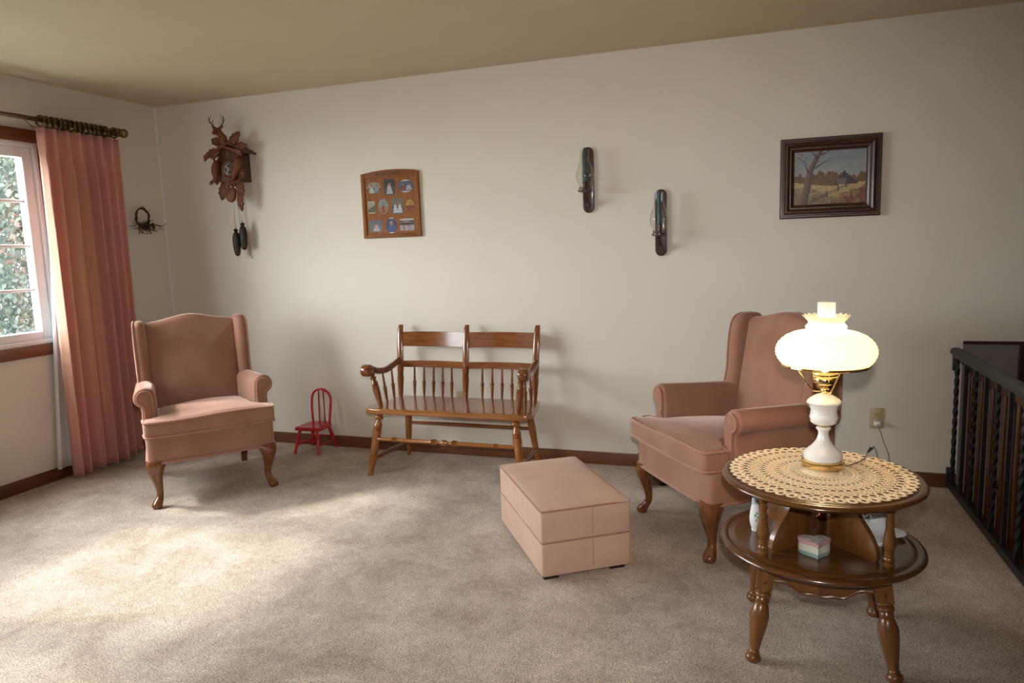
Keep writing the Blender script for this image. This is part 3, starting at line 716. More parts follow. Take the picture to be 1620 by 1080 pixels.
lp = [(.010, 0), (.0115, .04), (.0085, .12), (.0115, .5), (.0135, .62), (.010, .64), (.014, .69), (.010, .73), (.0135, .80), (.009, .86), (.013, .93), (.010, 1)]
for xb, yb, xt, yt in ((1.160, -.236, 1.188, -.195), (1.350, -.236, 1.322, -.195), (1.352, -.018, 1.320, -.055), (1.158, -.022, 1.190, -.055)):
    bm = nb(); turned(bm, (xb, yb, 0), (xt, yt, .162), lp, 12); ro('leg', bm)
for a, b_ in (((1.170, -.222, .055), (1.168, -.036, .055)), ((1.340, -.222, .055), (1.342, -.036, .055)), ((1.176, -.213, .085), (1.334, -.213, .085)), ((1.176, -.045, .085), (1.334, -.045, .085))):
    bm = nb(); turned(bm, a, b_, [(.004, 0), (.0055, .2), (.0065, .5), (.0055, .8), (.004, 1)], 8); ro('stretcher', bm)

# ------------------------------------------------------------------ end table
TO = Vector((4.345, -1.735, 0)); TZ, SZ = .578, .356
tb = thing('end_table', 'round two tier maple end table holding the lamp', 'table', TO)
def moulded(z, r, th):
    return [(.0, z - th), (r - .035, z - th), (r - .012, z - th + .001), (r - .004, z - th + .006), (r, z - th * .5), (r - .002, z - th * .28), (r - .008, z - .003), (r - .018, z - .0015), (r - .024, z - .004), (r - .030, z - .0045), (r - .034, z - .001), (r - .05, z), (0, z)]
bm = nb(); lathe(bm, [(max(r, .0005), z) for r, z in moulded(TZ, .314, .024)], 72, caps=False); obj('table_top', bm, 'tabletop', tb, smooth=50)
bm = nb(); lathe(bm, [(max(r, .0005), z) for r, z in moulded(SZ, .318, .024)], 72, caps=False); obj('lower_shelf', bm, 'tabletop', tb, smooth=50)
for sx in (-1, 1):
    for sy in (-1, 1):
        # leg: square block above, turned below, splayed
        bm = nb(); a, b_ = Vector((sx * .163, sy * .163, SZ - .024)), Vector((sx * .207, sy * .207, 0)); d = b_ - a
        def q(t): return a + d * t
        loft(bm, [[q(t) + Vector((i * .025, j * .025, 0)) for i, j in ((-1, -1), (1, -1), (1, 1), (-1, 1))] for t in (0, .26)])
        turned(bm, q(.25), q(1), [(.020, 0), (.024, .015), (.027, .04), (.024, .065), (.018, .075), (.024, .09), (.026, .11), (.024, .13), (.019, .145), (.0215, .17), (.019, .19), (.022, .205), (.019, .225), (.024, .26), (.030, .36), (.029, .46), (.024, .60), (.018, .75), (.015, .85), (.018, .865), (.015, .88), (.021, .90), (.026, .935), (.024, .97), (.017, 1)], 18)
        lg = obj('leg', bm, 'tablewood', tb, smooth=45)
        for t in (.045, .19):
            bm = nb(); c = q(t); ball(bm, (c.x, c.y + sy * .025, c.z), .006, 8, (1, .35, 1)); obj('peg', bm, 'tabletop', lg)
        if sy < 0 or True:
            bm = nb(); turned(bm, (sx * .18, sy * .184, SZ - .001), (sx * .18, sy * .184, TZ - .022), [(.012, 0), (.016, .03), (.0165, .06), (.011, .085), (.016, .115), (.0165, .15), (.0115, .18), (.0145, .20), (.0115, .22), (.0145, .24), (.0115, .26), (.016, .31), (.0185, .38), (.0165, .48), (.0115, .62), (.0105, .80), (.0105, .86), (.014, .875), (.0105, .89), (.0125, .94), (.014, .97), (.012, 1)], 16); obj('gallery_spindle', bm, 'tablewood', tb, smooth=45)
    # S-curved partition panels meeting near the middle
    for sy in (-1, 1):
        pr_ = [(.045, SZ - .001), (.215, SZ - .001)] + [(p.x, p.y) for p in spline([(.222, SZ + .012), (.215, SZ + .045), (.19, SZ + .085), (.155, SZ + .125), (.140, SZ + .165), (.145, TZ - .023)], 5)] + [(.045, TZ - .023)]
        bm = nb(); prism(bm, pr_, -.009, .009, Matrix.Rotation(math.atan2(sy, sx), 4, 'Z') @ XZ, b=.002); obj('partition', bm, 'tablewood', tb)
for k in range(4):
    # scalloped apron between the legs
    top, n = SZ - .024, 28; ap = [(-.165, top), (.165, top)]
    for i in range(n + 1):
        x = .165 - .33 * i / n; u = abs(x) / .165; ap.append((x, top - .066 - .036 * (.5 + .5 * math.cos(PI * min(1, max(0, (u - .25) / .55)))) - .0025 * math.cos(u * PI * 5)))
    mm = Matrix.Rotation(PI / 2 * k, 4, 'Z') @ Matrix.Translation((0, -.172, 0)) @ XZ
    bm = nb(); prism(bm, ap, -.008, .008, mm, b=.0015); aprn = obj('apron', bm, 'tablewood', tb)
    lo = [(x, z + .007) for x, z in ap[3:-1]]
    bm = nb(); tube(bm, [mm @ Vector((x, z, .008)) for x, z in lo], .0035, 6); obj('bead', bm, 'tablewood', aprn)

# crocheted doily: rings of thread around holes
DO = Vector((4.345, -1.722, TZ))
dl = thing('doily', 'large round ecru crochet doily under the lamp', 'doily', DO)
def lace_cell(bm, ra, rb, a0, a1, k=.62, z=.0022, outer_bulge=0):
    n = 12; am, rm = (a0 + a1) / 2, (ra + rb) / 2; outp, inp = [], []
    for j in range(n):
        t = 2 * PI * j / n; c, s = math.cos(t), math.sin(t); mxx = max(abs(c), abs(s)); u, v = c / mxx, s / mxx
        if outer_bulge and v > -.2: u2, v2 = c, s; w = min(1, (v + .2) / .6); u, v = u * (1 - w) + u2 * w, v * (1 - w) + v2 * w
        wob = .0003 * math.sin(17 * am + 5 * t + 31 * rm * 10)
        def P(u, v, zz): r = rm + v * (rb - ra) / 2; a = am + u * (a1 - a0) / 2; return Vector((r * math.cos(a), r * math.sin(a), zz))
        outp.append(P(u, v, z + wob - .0008)); inp.append((P(c * k, s * k, z + wob), P(c * k * .92, s * k * .92, .0003)))
    vo = [bm.verts.new(p) for p in outp]; vm = [bm.verts.new(p.lerp(i[0], .6) + Vector((0, 0, .0006))) for p, i in zip(outp, inp)]; vi = [bm.verts.new(i[1]) for i in inp]
    for j in range(n):
        j2 = (j + 1) % n
        bm.faces.new((vo[j], vo[j2], vm[j2], vm[j])); bm.faces.new((vm[j], vm[j2], vi[j2], vi[j]))
    if outer_bulge:
        vb = [bm.verts.new(Vector((p.x, p.y, .0003))) for p in outp]
        for j in range(n): bm.faces.new((vo[j], vb[j], vb[(j + 1) % n], vo[(j + 1) % n]))
bm = nb(); rings_ = [(.055, .072, 30, .66), (.072, .094, 36, .78), (.094, .107, 50, .66), (.107, .119, 54, .62), (.119, .143, 42, .80), (.143, .156, 64, .66), (.156, .169, 68, .66), (.169, .195, 50, .80), (.195, .209, 76, .66), (.209, .223, 80, .66), (.223, .251, 54, .80)]
for ra, rb, n, k in rings_:
    for i in range(n): lace_cell(bm, ra, rb, 2 * PI * i / n, 2 * PI * (i + 1) / n, k)
obj('lace_body', bm, 'crochet', dl, smooth=0 or 80)
bm = nb(); n = 50
for i in range(n): lace_cell(bm, .249, .290, 2 * PI * (i + .0) / n, 2 * PI * (i + 1) / n, .45, outer_bulge=1)
obj('scalloped_edge', bm, 'crochet', dl, smooth=80)
bm = nb(); lathe(bm, [(.001, .004), (.056, .004), (.057, .0005)], 40, caps=False); obj('lace_centre', bm, 'crochet', dl, smooth=80)

# ------------------------------------------------------------------ table lamp
LO = Vector((4.3565, -1.662, TZ + .0055))
la = thing('table_lamp', 'lit milk glass hurricane lamp with hobnail shade on the doily', 'lamp', LO)
bm = nb(); lathe(bm, [(.060, 0), (.0675, .001), (.068, .018), (.066, .021), (.058, .023)], 48); obj('base', bm, 'brass', la)
def hob(nu, nz, z0, z1, amp):
    def f(a, z):
        if z < z0 or z > z1: return 0
        v = (z - z0) / (z1 - z0) * nz; r = int(v)
        return amp * max(0, math.cos(nu * a + (PI if r % 2 else 0))) * math.sin(PI * (v - r))
    return f
def fine(prof, step=.0022):
    out = []
    for (r0_, z0_), (r1_, z1_) in zip(prof, prof[1:]):
        k = max(1, int(math.hypot(r1_ - r0_, z1_ - z0_) / step))
        for i in range(k): out.append((r0_ + (r1_ - r0_) * i / k, z0_ + (z1_ - z0_) * i / k))
    return out + [prof[-1]]
def sp2(pts, n=6): return [(p.x, p.y) for p in spline([(r, z, 0) for r, z in pts], n)]
pr = sp2([(.052, .022), (.059, .026), (.060, .040), (.058, .050), (.048, .060), (.034, .074), (.023, .090), (.0175, .106), (.0165, .116), (.019, .124), (.0235, .130), (.022, .135), (.010, .137)])
bm = nb(); lathe(bm, fine(pr), 96, fn=hob(34, 4, .026, .052, .0028)); obj('pedestal', bm, 'milk', la, smooth=80)
bm = nb(); lathe(bm, [(.014, .134), (.016, .138), (.012, .142), (.012, .146)], 20); obj('coupling', bm, 'brass', la)
pr = sp2([(.012, .143), (.034, .147), (.042, .160), (.0435, .172), (.041, .186), (.042, .200), (.049, .214), (.054, .220), (.053, .226), (.042, .236), (.026, .246), (.012, .251)])
bm = nb(); lathe(bm, fine(pr), 96, fn=hob(32, 9, .150, .222, .0024)); obj('font', bm, 'milk', la, smooth=80)
bm = nb(); lathe(bm, [(.011, .249), (.013, .256), (.010, .262), (.014, .264), (.023, .268), (.027, .276), (.028, .282), (.033, .285), (.036, .290), (.036, .302), (.034, .306), (.030, .307)], 32); obj('burner', bm, 'brass', la)
bm = nb(); lathe(bm, fine([(.034, .306), (.039, .309), (.040, .326), (.038, .330)], .0015), 96, fn=lambda a, z: .0016 * math.sin(22 * a + 900 * z) * math.sin(22 * a - 900 * z)); obj('gallery', bm, 'brass', la, smooth=60)
bm = nb()
for k in range(3):
    a = R(-65 + 120 * k)
    for s in (0,):
        tube(bm, spline([Vector((math.cos(a) * r, math.sin(a) * r, z)) for r, z in ((.008, .259), (.028, .2575), (.040, .263), (.060, .290), (.088, .332), (.096, .344))], 4), .0028, 8)
obj('shade_arms', bm, 'brass', la)
bm = nb(); lathe(bm, [(.128, .344), (.135, .343), (.138, .347), (.137, .352), (.128, .352), (.126, .348)], 64, caps=False); lathe(bm, [(.040, .3325), (.130, .3455), (.130, .347), (.040, .334)], 3, caps=False) if False else None
obj('shade_ring', bm, 'brass', la)
pr = sp2([(.129, .351), (.142, .362), (.1525, .383), (.1535, .402), (.145, .424), (.122, .446), (.092, .459), (.068, .464), (.060, .467)], 8)
bm = nb(); lathe(bm, fine(pr), 240, fn=hob(42, 10, .354, .462, .0045), caps=False)
pr2 = sp2([(.060, .467), (.0635, .472), (.0635, .479), (.058, .485), (.0555, .490), (.058, .497), (.066, .506), (.0755, .514)], 5)
def ruff(a, z):
    k = max(0, (z - .492) / .022); return .0022 * k * math.cos(22 * a)
vs = lathe(bm, fine(pr2), 240, fn=ruff, caps=False)
for v in vs:
    k = max(0, (v.co.z - .503) / .011); v.co.z += .0025 * k * math.cos(22 * math.atan2(v.co.y, v.co.x))
obj('shade', bm, 'shade', la, smooth=80)
bm = nb(); lathe(bm, [(.034, .330), (.037, .36), (.036, .40), (.030, .45), (.0275, .50), (.0275, .556)], 32, caps=False); obj('chimney', bm, 'frosted', la)
bm = nb(); ball(bm, (0, 0, .385), .021, 14, (1, 1, 1.3)); obj('bulb', bm, 'bulb', la)
lamp('lamp_light', 'POINT', 9, (1, .74, .44), LO + Vector((0, 0, .40)), shadow_soft_size=.03)
bm = nb(); pts = spline([(.066, 0, .006), (.085, .012, .004), (.135, .085, .004), (.160, .165, .006), (.180, .205, .010), (.195, .262, .002), (.215, .30, -.06), (.28, .60, -.36), (.38, 1.15, -.50), (.445, 1.45, -.39), (.4365, 1.585, -.33), (.425, 1.605, -.285), (.411, 1.622, -.246)], 8)
tube(bm, pts, .0023, 6); o = obj('cord', bm, 'cord', la); o['label'] = 'thin grey cord running over the doily to the outlet'
bm = nb(); tube(bm, [LO * 0 + Vector((.163, .17, .009)), Vector((.176, .205, .012)), Vector((.182, .215, .008))], [.004, .006, .004], 8); obj('cord_switch', bm, 'black', la)
bm = nb(); box(bm, 4.752, 4.784, -.034, -.0065, .327, .351, .005, mat=Matrix.Translation(-LO)); obj('plug', bm, 'white_plastic', la)

# outlets
def outlet(x, z, label):
    t = thing('wall_outlet', label, 'outlet', (x, 0, z))
    bm = nb(); box(bm, -.035, .035, -.0055, 0, -.0575, .0575, .003); obj('cover_plate', bm, 'ivory', t)
    for zc in (-.02, .02):
        bm = nb(); prism(bm, [(.0165 * math.cos(a) , zc + max(-.0125, min(.0125, .0165 * math.sin(a)))) for a in [2 * PI * i / 20 for i in range(20)]], .005, .0075, XZ); r_ = obj('receptacle', bm, 'ivory', t)
        bm = nb(); box(bm, -.008, -.0055, -.0079, -.007, zc, zc + .008); box(bm, .0055, .008, -.0079, -.007, zc, zc + .008); ball(bm, (0, -.0076, zc - .006), .0028, 8, (1, .15, 1)); obj('slots', bm, 'slot', r_)
outlet(4.766, .364, 'beige wall outlet with the white lamp plug, right of the wing chair')
outlet(2.318, .372, 'beige wall outlet half hidden behind the bench back')

# ------------------------------------------------------------------ things on the lower shelf
hb = thing('heart_box', 'heart shaped trinket box with pink rim on the lower table shelf', 'box', (4.322, -1.868, SZ), R(8))
def heart(s, n=48): return [(s * 16 * math.sin(t) ** 3 / 17, s * (13 * math.cos(t) - 5 * math.cos(2 * t) - 2 * math.cos(3 * t) - math.cos(4 * t)) / 17 * .9) for t in [2 * PI * i / n for i in range(n)]]
HP, HT = plain('pink_glaze', (.60, .36, .38), .3), plain('teal_glaze', (.28, .42, .40), .35)
M['hp'], M['ht'], M['hw'] = HP, HT, plain('cream_glaze', (.74, .72, .64), .3)
M['hl'] = noisy('lid_print', (.36, .34, .32), (.62, .60, .55), 70, .5, 0, lo=.42, hi=.55)
hh = heart(.052)
bm = nb(); prism(bm, hh, 0, .012, b=.002); obj('teal_base', bm, 'ht', hb)
bm = nb(); prism(bm, offset2(hh, .0006), .012, .036); obj('body', bm, 'hw', hb)
bm = nb(); prism(bm, offset2(hh, -.0018), .036, .049, b=.003); ld = obj('lid', bm, 'hp', hb)
bm = nb(); prism(bm, heart(.041), .0485, .050); obj('lid_print', bm, 'hl', ld)
# pitcher
pi = thing('pitcher', 'small white fluted porcelain pitcher on the lower table shelf behind the right spindle', 'pitcher', (4.520, -1.742, SZ), R(15))
pr = sp2([(.015, 0), (.0195, .002), (.0195, .007), (.0165, .012), (.021, .024), (.029, .044), (.0305, .058), (.028, .074), (.024, .088), (.0225, .100), (.0245, .112), (.029, .121)], 5)
bm = nb(); lathe(bm, pr, 48, fn=lambda a, z: .0012 * math.cos(9 * a) * max(0, (z - .04) / .08) + (.012 * max(0, math.cos(a - PI)) ** 6 * max(0, (z - .085) / .036)), caps=False)
bmesh.ops.holes_fill(bm, edges=[e for e in bm.edges if e.is_boundary and all(v.co.z < .001 for v in e.verts)])
o = obj('body', bm, 'porcelain', pi, smooth=70); md = o.modifiers.new('wall', 'SOLIDIFY'); md.thickness = .003
bm = nb(); tube(bm, spline([(-.012, .022, .114), (-.026, .034, .112), (-.034, .036, .090), (-.030, .030, .066), (-.018, .022, .052)], 6), .0042, 8); obj('handle', bm, 'porcelain', pi)
bm = nb(); tube(bm, spline([(-.024, .006, .098), (-.038, .004, .086), (-.042, 0, .072), (-.030, -.002, .056)], 5), [.004 + .004 * math.sin(i / 15 * PI) for i in range(16)], 8); obj('scroll', bm, 'porcelain', pi)
sc = nb(); lathe(sc, [(.0005, .004), (.018, .003), (.022, .0), (.026, .003), (.040, .010), (.043, .014), (.041, .0145), (.026, .007), (.0005, .006)], 32, caps=False, mat=Matrix.Translation((4.575, -1.665, SZ)))
tag(obj('saucer', sc, 'porcelain', smooth=60), 'little white saucer on the lower table shelf right of the pitcher', 'saucer')
# slim vase
va = thing('bud_vase', 'slim white porcelain vase with green sprig behind the left table spindle', 'vase', (4.142, -1.728, SZ))
bm = nb(); lathe(bm, sp2([(.010, 0), (.0125, .004), (.013, .012), (.018, .030), (.0195, .05), (.0165, .075), (.012, .098)], 5), 24); obj('body', bm, 'porcelain', va, smooth=60)
M['vcap'] = plain('pale_blue_glaze', (.50, .58, .66), .2)
bm = nb(); lathe(bm, [(.0115, .097), (.0125, .099), (.012, .112), (.010, .119), (.004, .121)], 20); obj('cap', bm, 'vcap', va, smooth=60)
M['sprig'] = plain('green_sprig_print', (.18, .30, .18), .4)
bm = nb()
for dz, da in ((.045, 0), (.055, .18), (.062, -.15), (.070, .1)):
    a = R(-80) + da * 1.2; ball(bm, (.0188 * math.cos(a), .0188 * math.sin(a), dz), .004, 8, (1, .5, 1.3))
obj('sprig', bm, 'sprig', va)
# red glass ornament in the shade at the back
rg = thing('glass_ornament', 'dark red glass ornament in the shadow at the back of the lower shelf', 'ornament', (4.370, -1.545, SZ))
bm = nb(); lathe(bm, [(.018, 0), (.022, .004), (.014, .012), (.012, .03), (.022, .05), (.030, .075), (.028, .10), (.018, .115), (.006, .12)], 20); obj('body', bm, 'redprint', rg, smooth=60)
bm = nb(); tube(bm, spline([(.02, -.015, .085), (.034, -.022, .08), (.044, -.026, .07)], 4), [.008 - .0007 * i for i in range(9)], 8); obj('spout', bm, 'redprint', rg)

# ------------------------------------------------------------------ cuckoo clock
CO = Vector((.715, 0, 1.95)); FY = -.115
ck = thing('cuckoo_clock', 'carved brown cuckoo clock with stag head and pine cone weights', 'clock', CO)
def co(name, bm, mat='carve', par=None, sm=45): return obj(name, bm, mat, par or ck, smooth=sm)
bm = nb(); box(bm, -.082, .082, -.105, -.002, -.09, .105); house = co('case', bm, 'carvedark', sm=0)
bm = nb()
for s in (-1, 1):
    rm = Matrix.Translation((0, 0, .185)) @ Matrix.Rotation(s * R(32), 4, 'Y')
    box(bm, 0 if s > 0 else -.165, .165 if s > 0 else 0, -.135, -.001, -.006, .006, .002, mat=rm)
co('roof', bm, 'carvedark')
bm = nb(); prism(bm, [(-.086, -.095), (.086, -.095), (.092, .0), (.088, .095), (0, .175), (-.088, .095), (-.092, 0)], .105, .117, XZ, b=.003); front = co('front_board', bm, 'carvedark')
def leafoutline(L, w, lobes=4):
    o = []; n = 40
    for i in range(n + 1):
        t = i / n; o.append((L * t, w * math.sin(PI * min(1, t * 1.02)) ** .7 * (.72 + .28 * abs(math.sin(lobes * PI * t)))))
    return o + [(x, -y) for x, y in reversed(o[1:-1])]
def carved_leaf(cx, cz, ang, L, w, y=FY, tilt=0, par=None):
    bm = nb(); o = leafoutline(L, w)
    mt = Matrix.Translation((cx, y, cz)) @ Matrix.Rotation(-R(ang), 4, 'Y') @ Matrix.Rotation(R(tilt), 4, 'X') @ XZ
    pillow(bm, o, 0, .014, .004, 0, .006, mat=mt, cen=(L * .5, 0), inner=3, steps=2)
    tube(bm, [mt @ Vector((L * t, 0, .021 - .012 * abs(t - .5))) for t in (.02, .3, .6, .95)], .0022, 5)
    return co('oak_leaf', bm, 'carve', par)
for a in ((-.03, .165, 160, .105, .032), (.01, .150, 40, .135, .034), (.05, .135, 5, .115, .030), (-.06, .12, 190, .13, .036),
          (-.055, -.09, 258, .125, .036), (.075, -.075, 275, .135, .034), (.03, -.085, 200, .09, .022), (-.03, -.085, 340, .09, .022), (-.085, -.02, 250, .09, .024), (.078, .03, 285, .12, .028)):
    carved_leaf(*a)
carved_leaf(.064, -.165, 277, .13, .026)
# stag
bm = nb(); pillow(bm, [(.03 * math.cos(a) * (1.15 if math.sin(a) < 0 else .9), .045 * math.sin(a)) for a in [2 * PI * i / 20 for i in range(20)]], 0, .05, .018, 0, .01, mat=Matrix.Translation((-.035, -.09, .185)) @ XZ); co('stag_chest', bm, sm=70)
st = nb(); tube(st, spline([(-.040, -.10, .205), (-.045, -.128, .232), (-.050, -.150, .250), (-.048, -.175, .238), (-.046, -.192, .226)], 4), [.026, .024, .022, .021, .022, .023, .024, .024, .023, .021, .019, .017, .015, .0135, .0125, .011, .008], 14)
for s in (-1, 1):
    mt = Matrix.Translation((-.050 + s * .020, -.142, .262)) @ Matrix.Rotation(s * R(48), 4, 'Y')
    lathe(st, [(.002, 0), (.008, .006), (.009, .016), (.006, .028), (.001, .036)], 8, mt)
head = co('stag_head', st, sm=70)
bm = nb()
for s in (-1, 1):
    b0 = Vector((-.050 + s * .010, -.142, .268)); main = spline([b0, b0 + Vector((s * .030, .0, .022)), b0 + Vector((s * .048, -.004, .048)), b0 + Vector((s * .050, -.008, .078))], 4)
    tube(bm, main, [.0042 - .0002 * i for i in range(13)], 6)
    for i, dv in ((3, (s * -.006, -.012, .030)), (6, (s * .024, -.004, .022)), (9, (s * -.024, -.006, .030)), (6, (s * -.022, .004, .026))):
        tube(bm, [main[i], main[i] + Vector(dv) * .6, main[i] + Vector(dv)], [.0024, .0018, .0008], 5)
M['antler'] = plain('dark_antler', (.028, .018, .011), .45)
o = co('antlers', bm, 'antler', head)
# crossed rifles
def rifle(b0, b1, y):
    b0, b1 = Vector(b0), Vector(b1); d = b1 - b0; bm = nb()
    ang = math.degrees(math.atan2(d.z, d.x)); L = d.length
    mt = Matrix.Translation((b0.x, y, b0.z)) @ Matrix.Rotation(-R(ang), 4, 'Y') @ XZ
    up_ = 1 if d.x > 0 else -1
    prism(bm, [(0, up_ * -.030), (.012, up_ * .010), (.075, up_ * .006), (.10, up_ * .008), (L, up_ * .006), (L, up_ * -.004), (.11, up_ * -.006), (.075, up_ * -.010), (.05, up_ * -.014)], 0, .012, mt, b=.002)
    tube(bm, [mt @ Vector((.09 + .011 * math.cos(a), up_ * -.010 + .011 * math.sin(a), .006)) for a in [2 * PI * i / 12 for i in range(12)]], .002, 5, True)
    co('rifle', bm)
rifle((-.200, 0, .085), (.055, 0, .175), -.128)
rifle((.140, 0, .095), (-.105, 0, .170), -.140)
# dial
bm = nb(); DZ, DX = -.004, -.002
def annulus(bm, r0_, r1_, y0, y1): lathe(bm, [(r0_, 0), (r1_, 0), (r1_ - .003, y1 - y0), ((r0_ + r1_) / 2, y1 - y0 + .003), (r0_, y1 - y0)], 40, Matrix.Translation((DX, y0, DZ)) @ Matrix.Rotation(R(90), 4, 'X'), caps=False)
annulus(bm, .044, .060, -.117, -.106); co('dial_ring', bm)
bm = nb(); lathe(bm, [(.0005, 0), (.046, 0), (.046, .008), (.0005, .008)], 40, Matrix.Translation((DX, -.117, DZ)) @ Matrix.Rotation(R(90), 4, 'X'), caps=False); dl_ = co('dial', bm, 'dial')
bm = nb()
for k, s in enumerate(('XII', 'I', 'II', 'III', 'IIII', 'V', 'VI', 'VII', 'VIII', 'IX', 'X', 'XI')):
    a = -2 * PI * k / 12; text_into(bm, s, .0165, Matrix.Translation((DX, -.1255, DZ)) @ Matrix.Rotation(-a, 4, 'Y') @ Matrix.Translation((0, 0, .0345)) @ XZ @ Matrix.Scale(.8, 4, (1, 0, 0)), .0006)
M['ivoryhand'] = plain('ivory_hands', (.62, .58, .48), .4)
co('numerals', bm, 'ivoryhand', dl_, 0)
bm = nb()
for ang, L in ((132, .030), (250, .040)):
    a = R(ang); d = Vector((math.cos(a), 0, math.sin(a))); c = Vector((DX, -.130, DZ)); e = Vector((-d.z, 0, d.x))
    vs = [bm.verts.new(c + d * L * t + e * w) for t, w in ((0, -.0016), (.55, -.002), (.72, -.005), (1, 0), (.72, .005), (.55, .002), (0, .0016))]; f_ = bm.faces.new(vs)
    g_ = bmesh.ops.extrude_face_region(bm, geom=[f_]); bmesh.ops.translate(bm, verts=[v for v in g_['geom'] if isinstance(v, bmesh.types.BMVert)], vec=(0, -.0015, 0))
co('hands', bm, 'ivoryhand', dl_, 0)
bm = nb(); lathe(bm, [(.0005, 0), (.017, 0), (.015, .0015), (.0005, .002)], 24, Matrix.Translation((DX, -.1252, DZ)) @ Matrix.Rotation(R(90), 4, 'X'), caps=False); M['dialc'] = plain('dial_centre', (.17, .13, .085), .4); co('dial_centre', bm, 'dialc', dl_)
bm = nb(); prism(bm, [(-.014, .085), (.014, .085), (.014, .108), (.008, .116), (0, .118), (-.008, .116), (-.014, .108)], .117, .124, XZ, b=.002); co('cuckoo_door', bm)
# hanging hare at the left, bird at the right
bm = nb(); tube(bm, spline([(-.080, -.125, .055), (-.092, -.135, .035), (-.098, -.14, .0), (-.100, -.14, -.035), (-.104, -.138, -.065), (-.115, -.138, -.088)], 4), [.010, .013, .016, .019, .022, .024, .026, .027, .028, .028, .027, .026, .025, .022, .019, .018, .019, .019, .017, .014, .008], 12)
for dx in (-.006, .012): tube(bm, [(-.120 + dx, -.145, -.070), (-.132 + dx, -.15, -.085), (-.146 + dx, -.15, -.105)], [.006, .0075, .003], 7)
for dx in (-.012, .012): tube(bm, [(-.085 + dx, -.14, .045), (-.082 + dx * 1.6, -.145, .065), (-.075 + dx * 1.6, -.14, .082)], [.008, .007, .004], 7)
co('carved_hare', bm, sm=70)
bm = nb(); tube(bm, spline([(.085, -.122, .080), (.092, -.135, .055), (.090, -.145, .020), (.078, -.148, -.015), (.055, -.142, -.055), (.025, -.135, -.088)], 4), [.006, .010, .014, .018, .022, .025, .027, .028, .028, .028, .027, .026, .024, .022, .020, .018, .016, .014, .011, .008, .004], 12)
for s in (-1, 1): pillow(bm, [(x, z) for x, z in leafoutline(.085, .016, 5)], 0, .008, .003, 0, .003, mat=Matrix.Translation((.088, -.146, .035)) @ Matrix.Rotation(R(112 + s * 16), 4, 'Y') @ XZ, cen=(.04, 0), inner=2, steps=2)
co('carved_bird', bm, sm=70)
bm = nb(); box(bm, -.075, .085, -.125, -.106, -.102, -.078, .004); tube(bm, [(-.022, -.12, -.095), (-.018, -.122, -.145)], .0095, 8); tube(bm, [(.022, -.12, -.095), (.018, -.122, -.145)], .0095, 8); co('lower_bar', bm)
bm = nb(); pillow(bm, [(x * .042, z) for x, z in ((-1, -.140), (-.6, -.130), (0, -.127), (.6, -.130), (1, -.140), (1.02, -.165), (.92, -.195), (.62, -.218), (0, -.228), (-.62, -.218), (-.92, -.195), (-1.02, -.165))], .112, .140, .010, 0, .008, mat=XZ); co('hunting_pouch', bm, sm=70)
def rod_chain(p0, p1):
    bm = nb(); p0, p1 = Vector(p0), Vector(p1); n = max(2, int((p1 - p0).length / .004))
    loft(bm, [[p0.lerp(p1, i / n) + Vector((math.cos(a) * (.0016 if i % 2 else .0009), math.sin(a) * (.0016 if i % 2 else .0009), 0)) for a in (0, PI / 2, PI, 1.5 * PI)] for i in range(n + 1)]); return bm
wts = ((-.018, -.085, -.405), (.034, -.075, -.365))
for x, y, zt in wts:
    o = co('chain', rod_chain((x, y, -.09), (x, y, zt + .02)), 'chain', sm=0)
    bm = nb(); 
    prc = sp2([(.003, 0), (.009, -.004), (.016, -.012), (.012, -.020), (.010, -.024), (.017, -.034), (.023, -.055), (.026, -.085), (.025, -.120), (.021, -.155), (.015, -.180), (.007, -.190), (.001, -.192)], 6)
    lathe(bm, fine(prc, .003), 32, Matrix.Translation((x, y, zt)), fn=lambda a, z: 0 if z > -.03 or z < -.185 else .0022 * math.sin(8 * a + 260 * z) * math.sin(8 * a - 260 * z))
    tube(bm, [(x + .005 * math.cos(a), y, zt + .008 + .008 * math.sin(a)) for a in [2 * PI * i / 12 for i in range(12)]], .0012, 5, True)
    co('pine_cone_weight', bm, 'cast', sm=70)
for x0, x1, zb in ((.0, .004, -.40), (.045, .050, -.50), (.054, .066, -.60), (.062, .078, -.605)):
    co('chain', rod_chain((x0, -.07, -.09), (x1, -.06, zb)), 'chain', sm=0)
bm = nb(); tube(bm, [(.080 + .006 * math.cos(a), -.058, -.611 + .006 * math.sin(a)) for a in [2 * PI * i / 12 for i in range(12)]], .0012, 5, True); co('chain_ring', bm, 'chain')

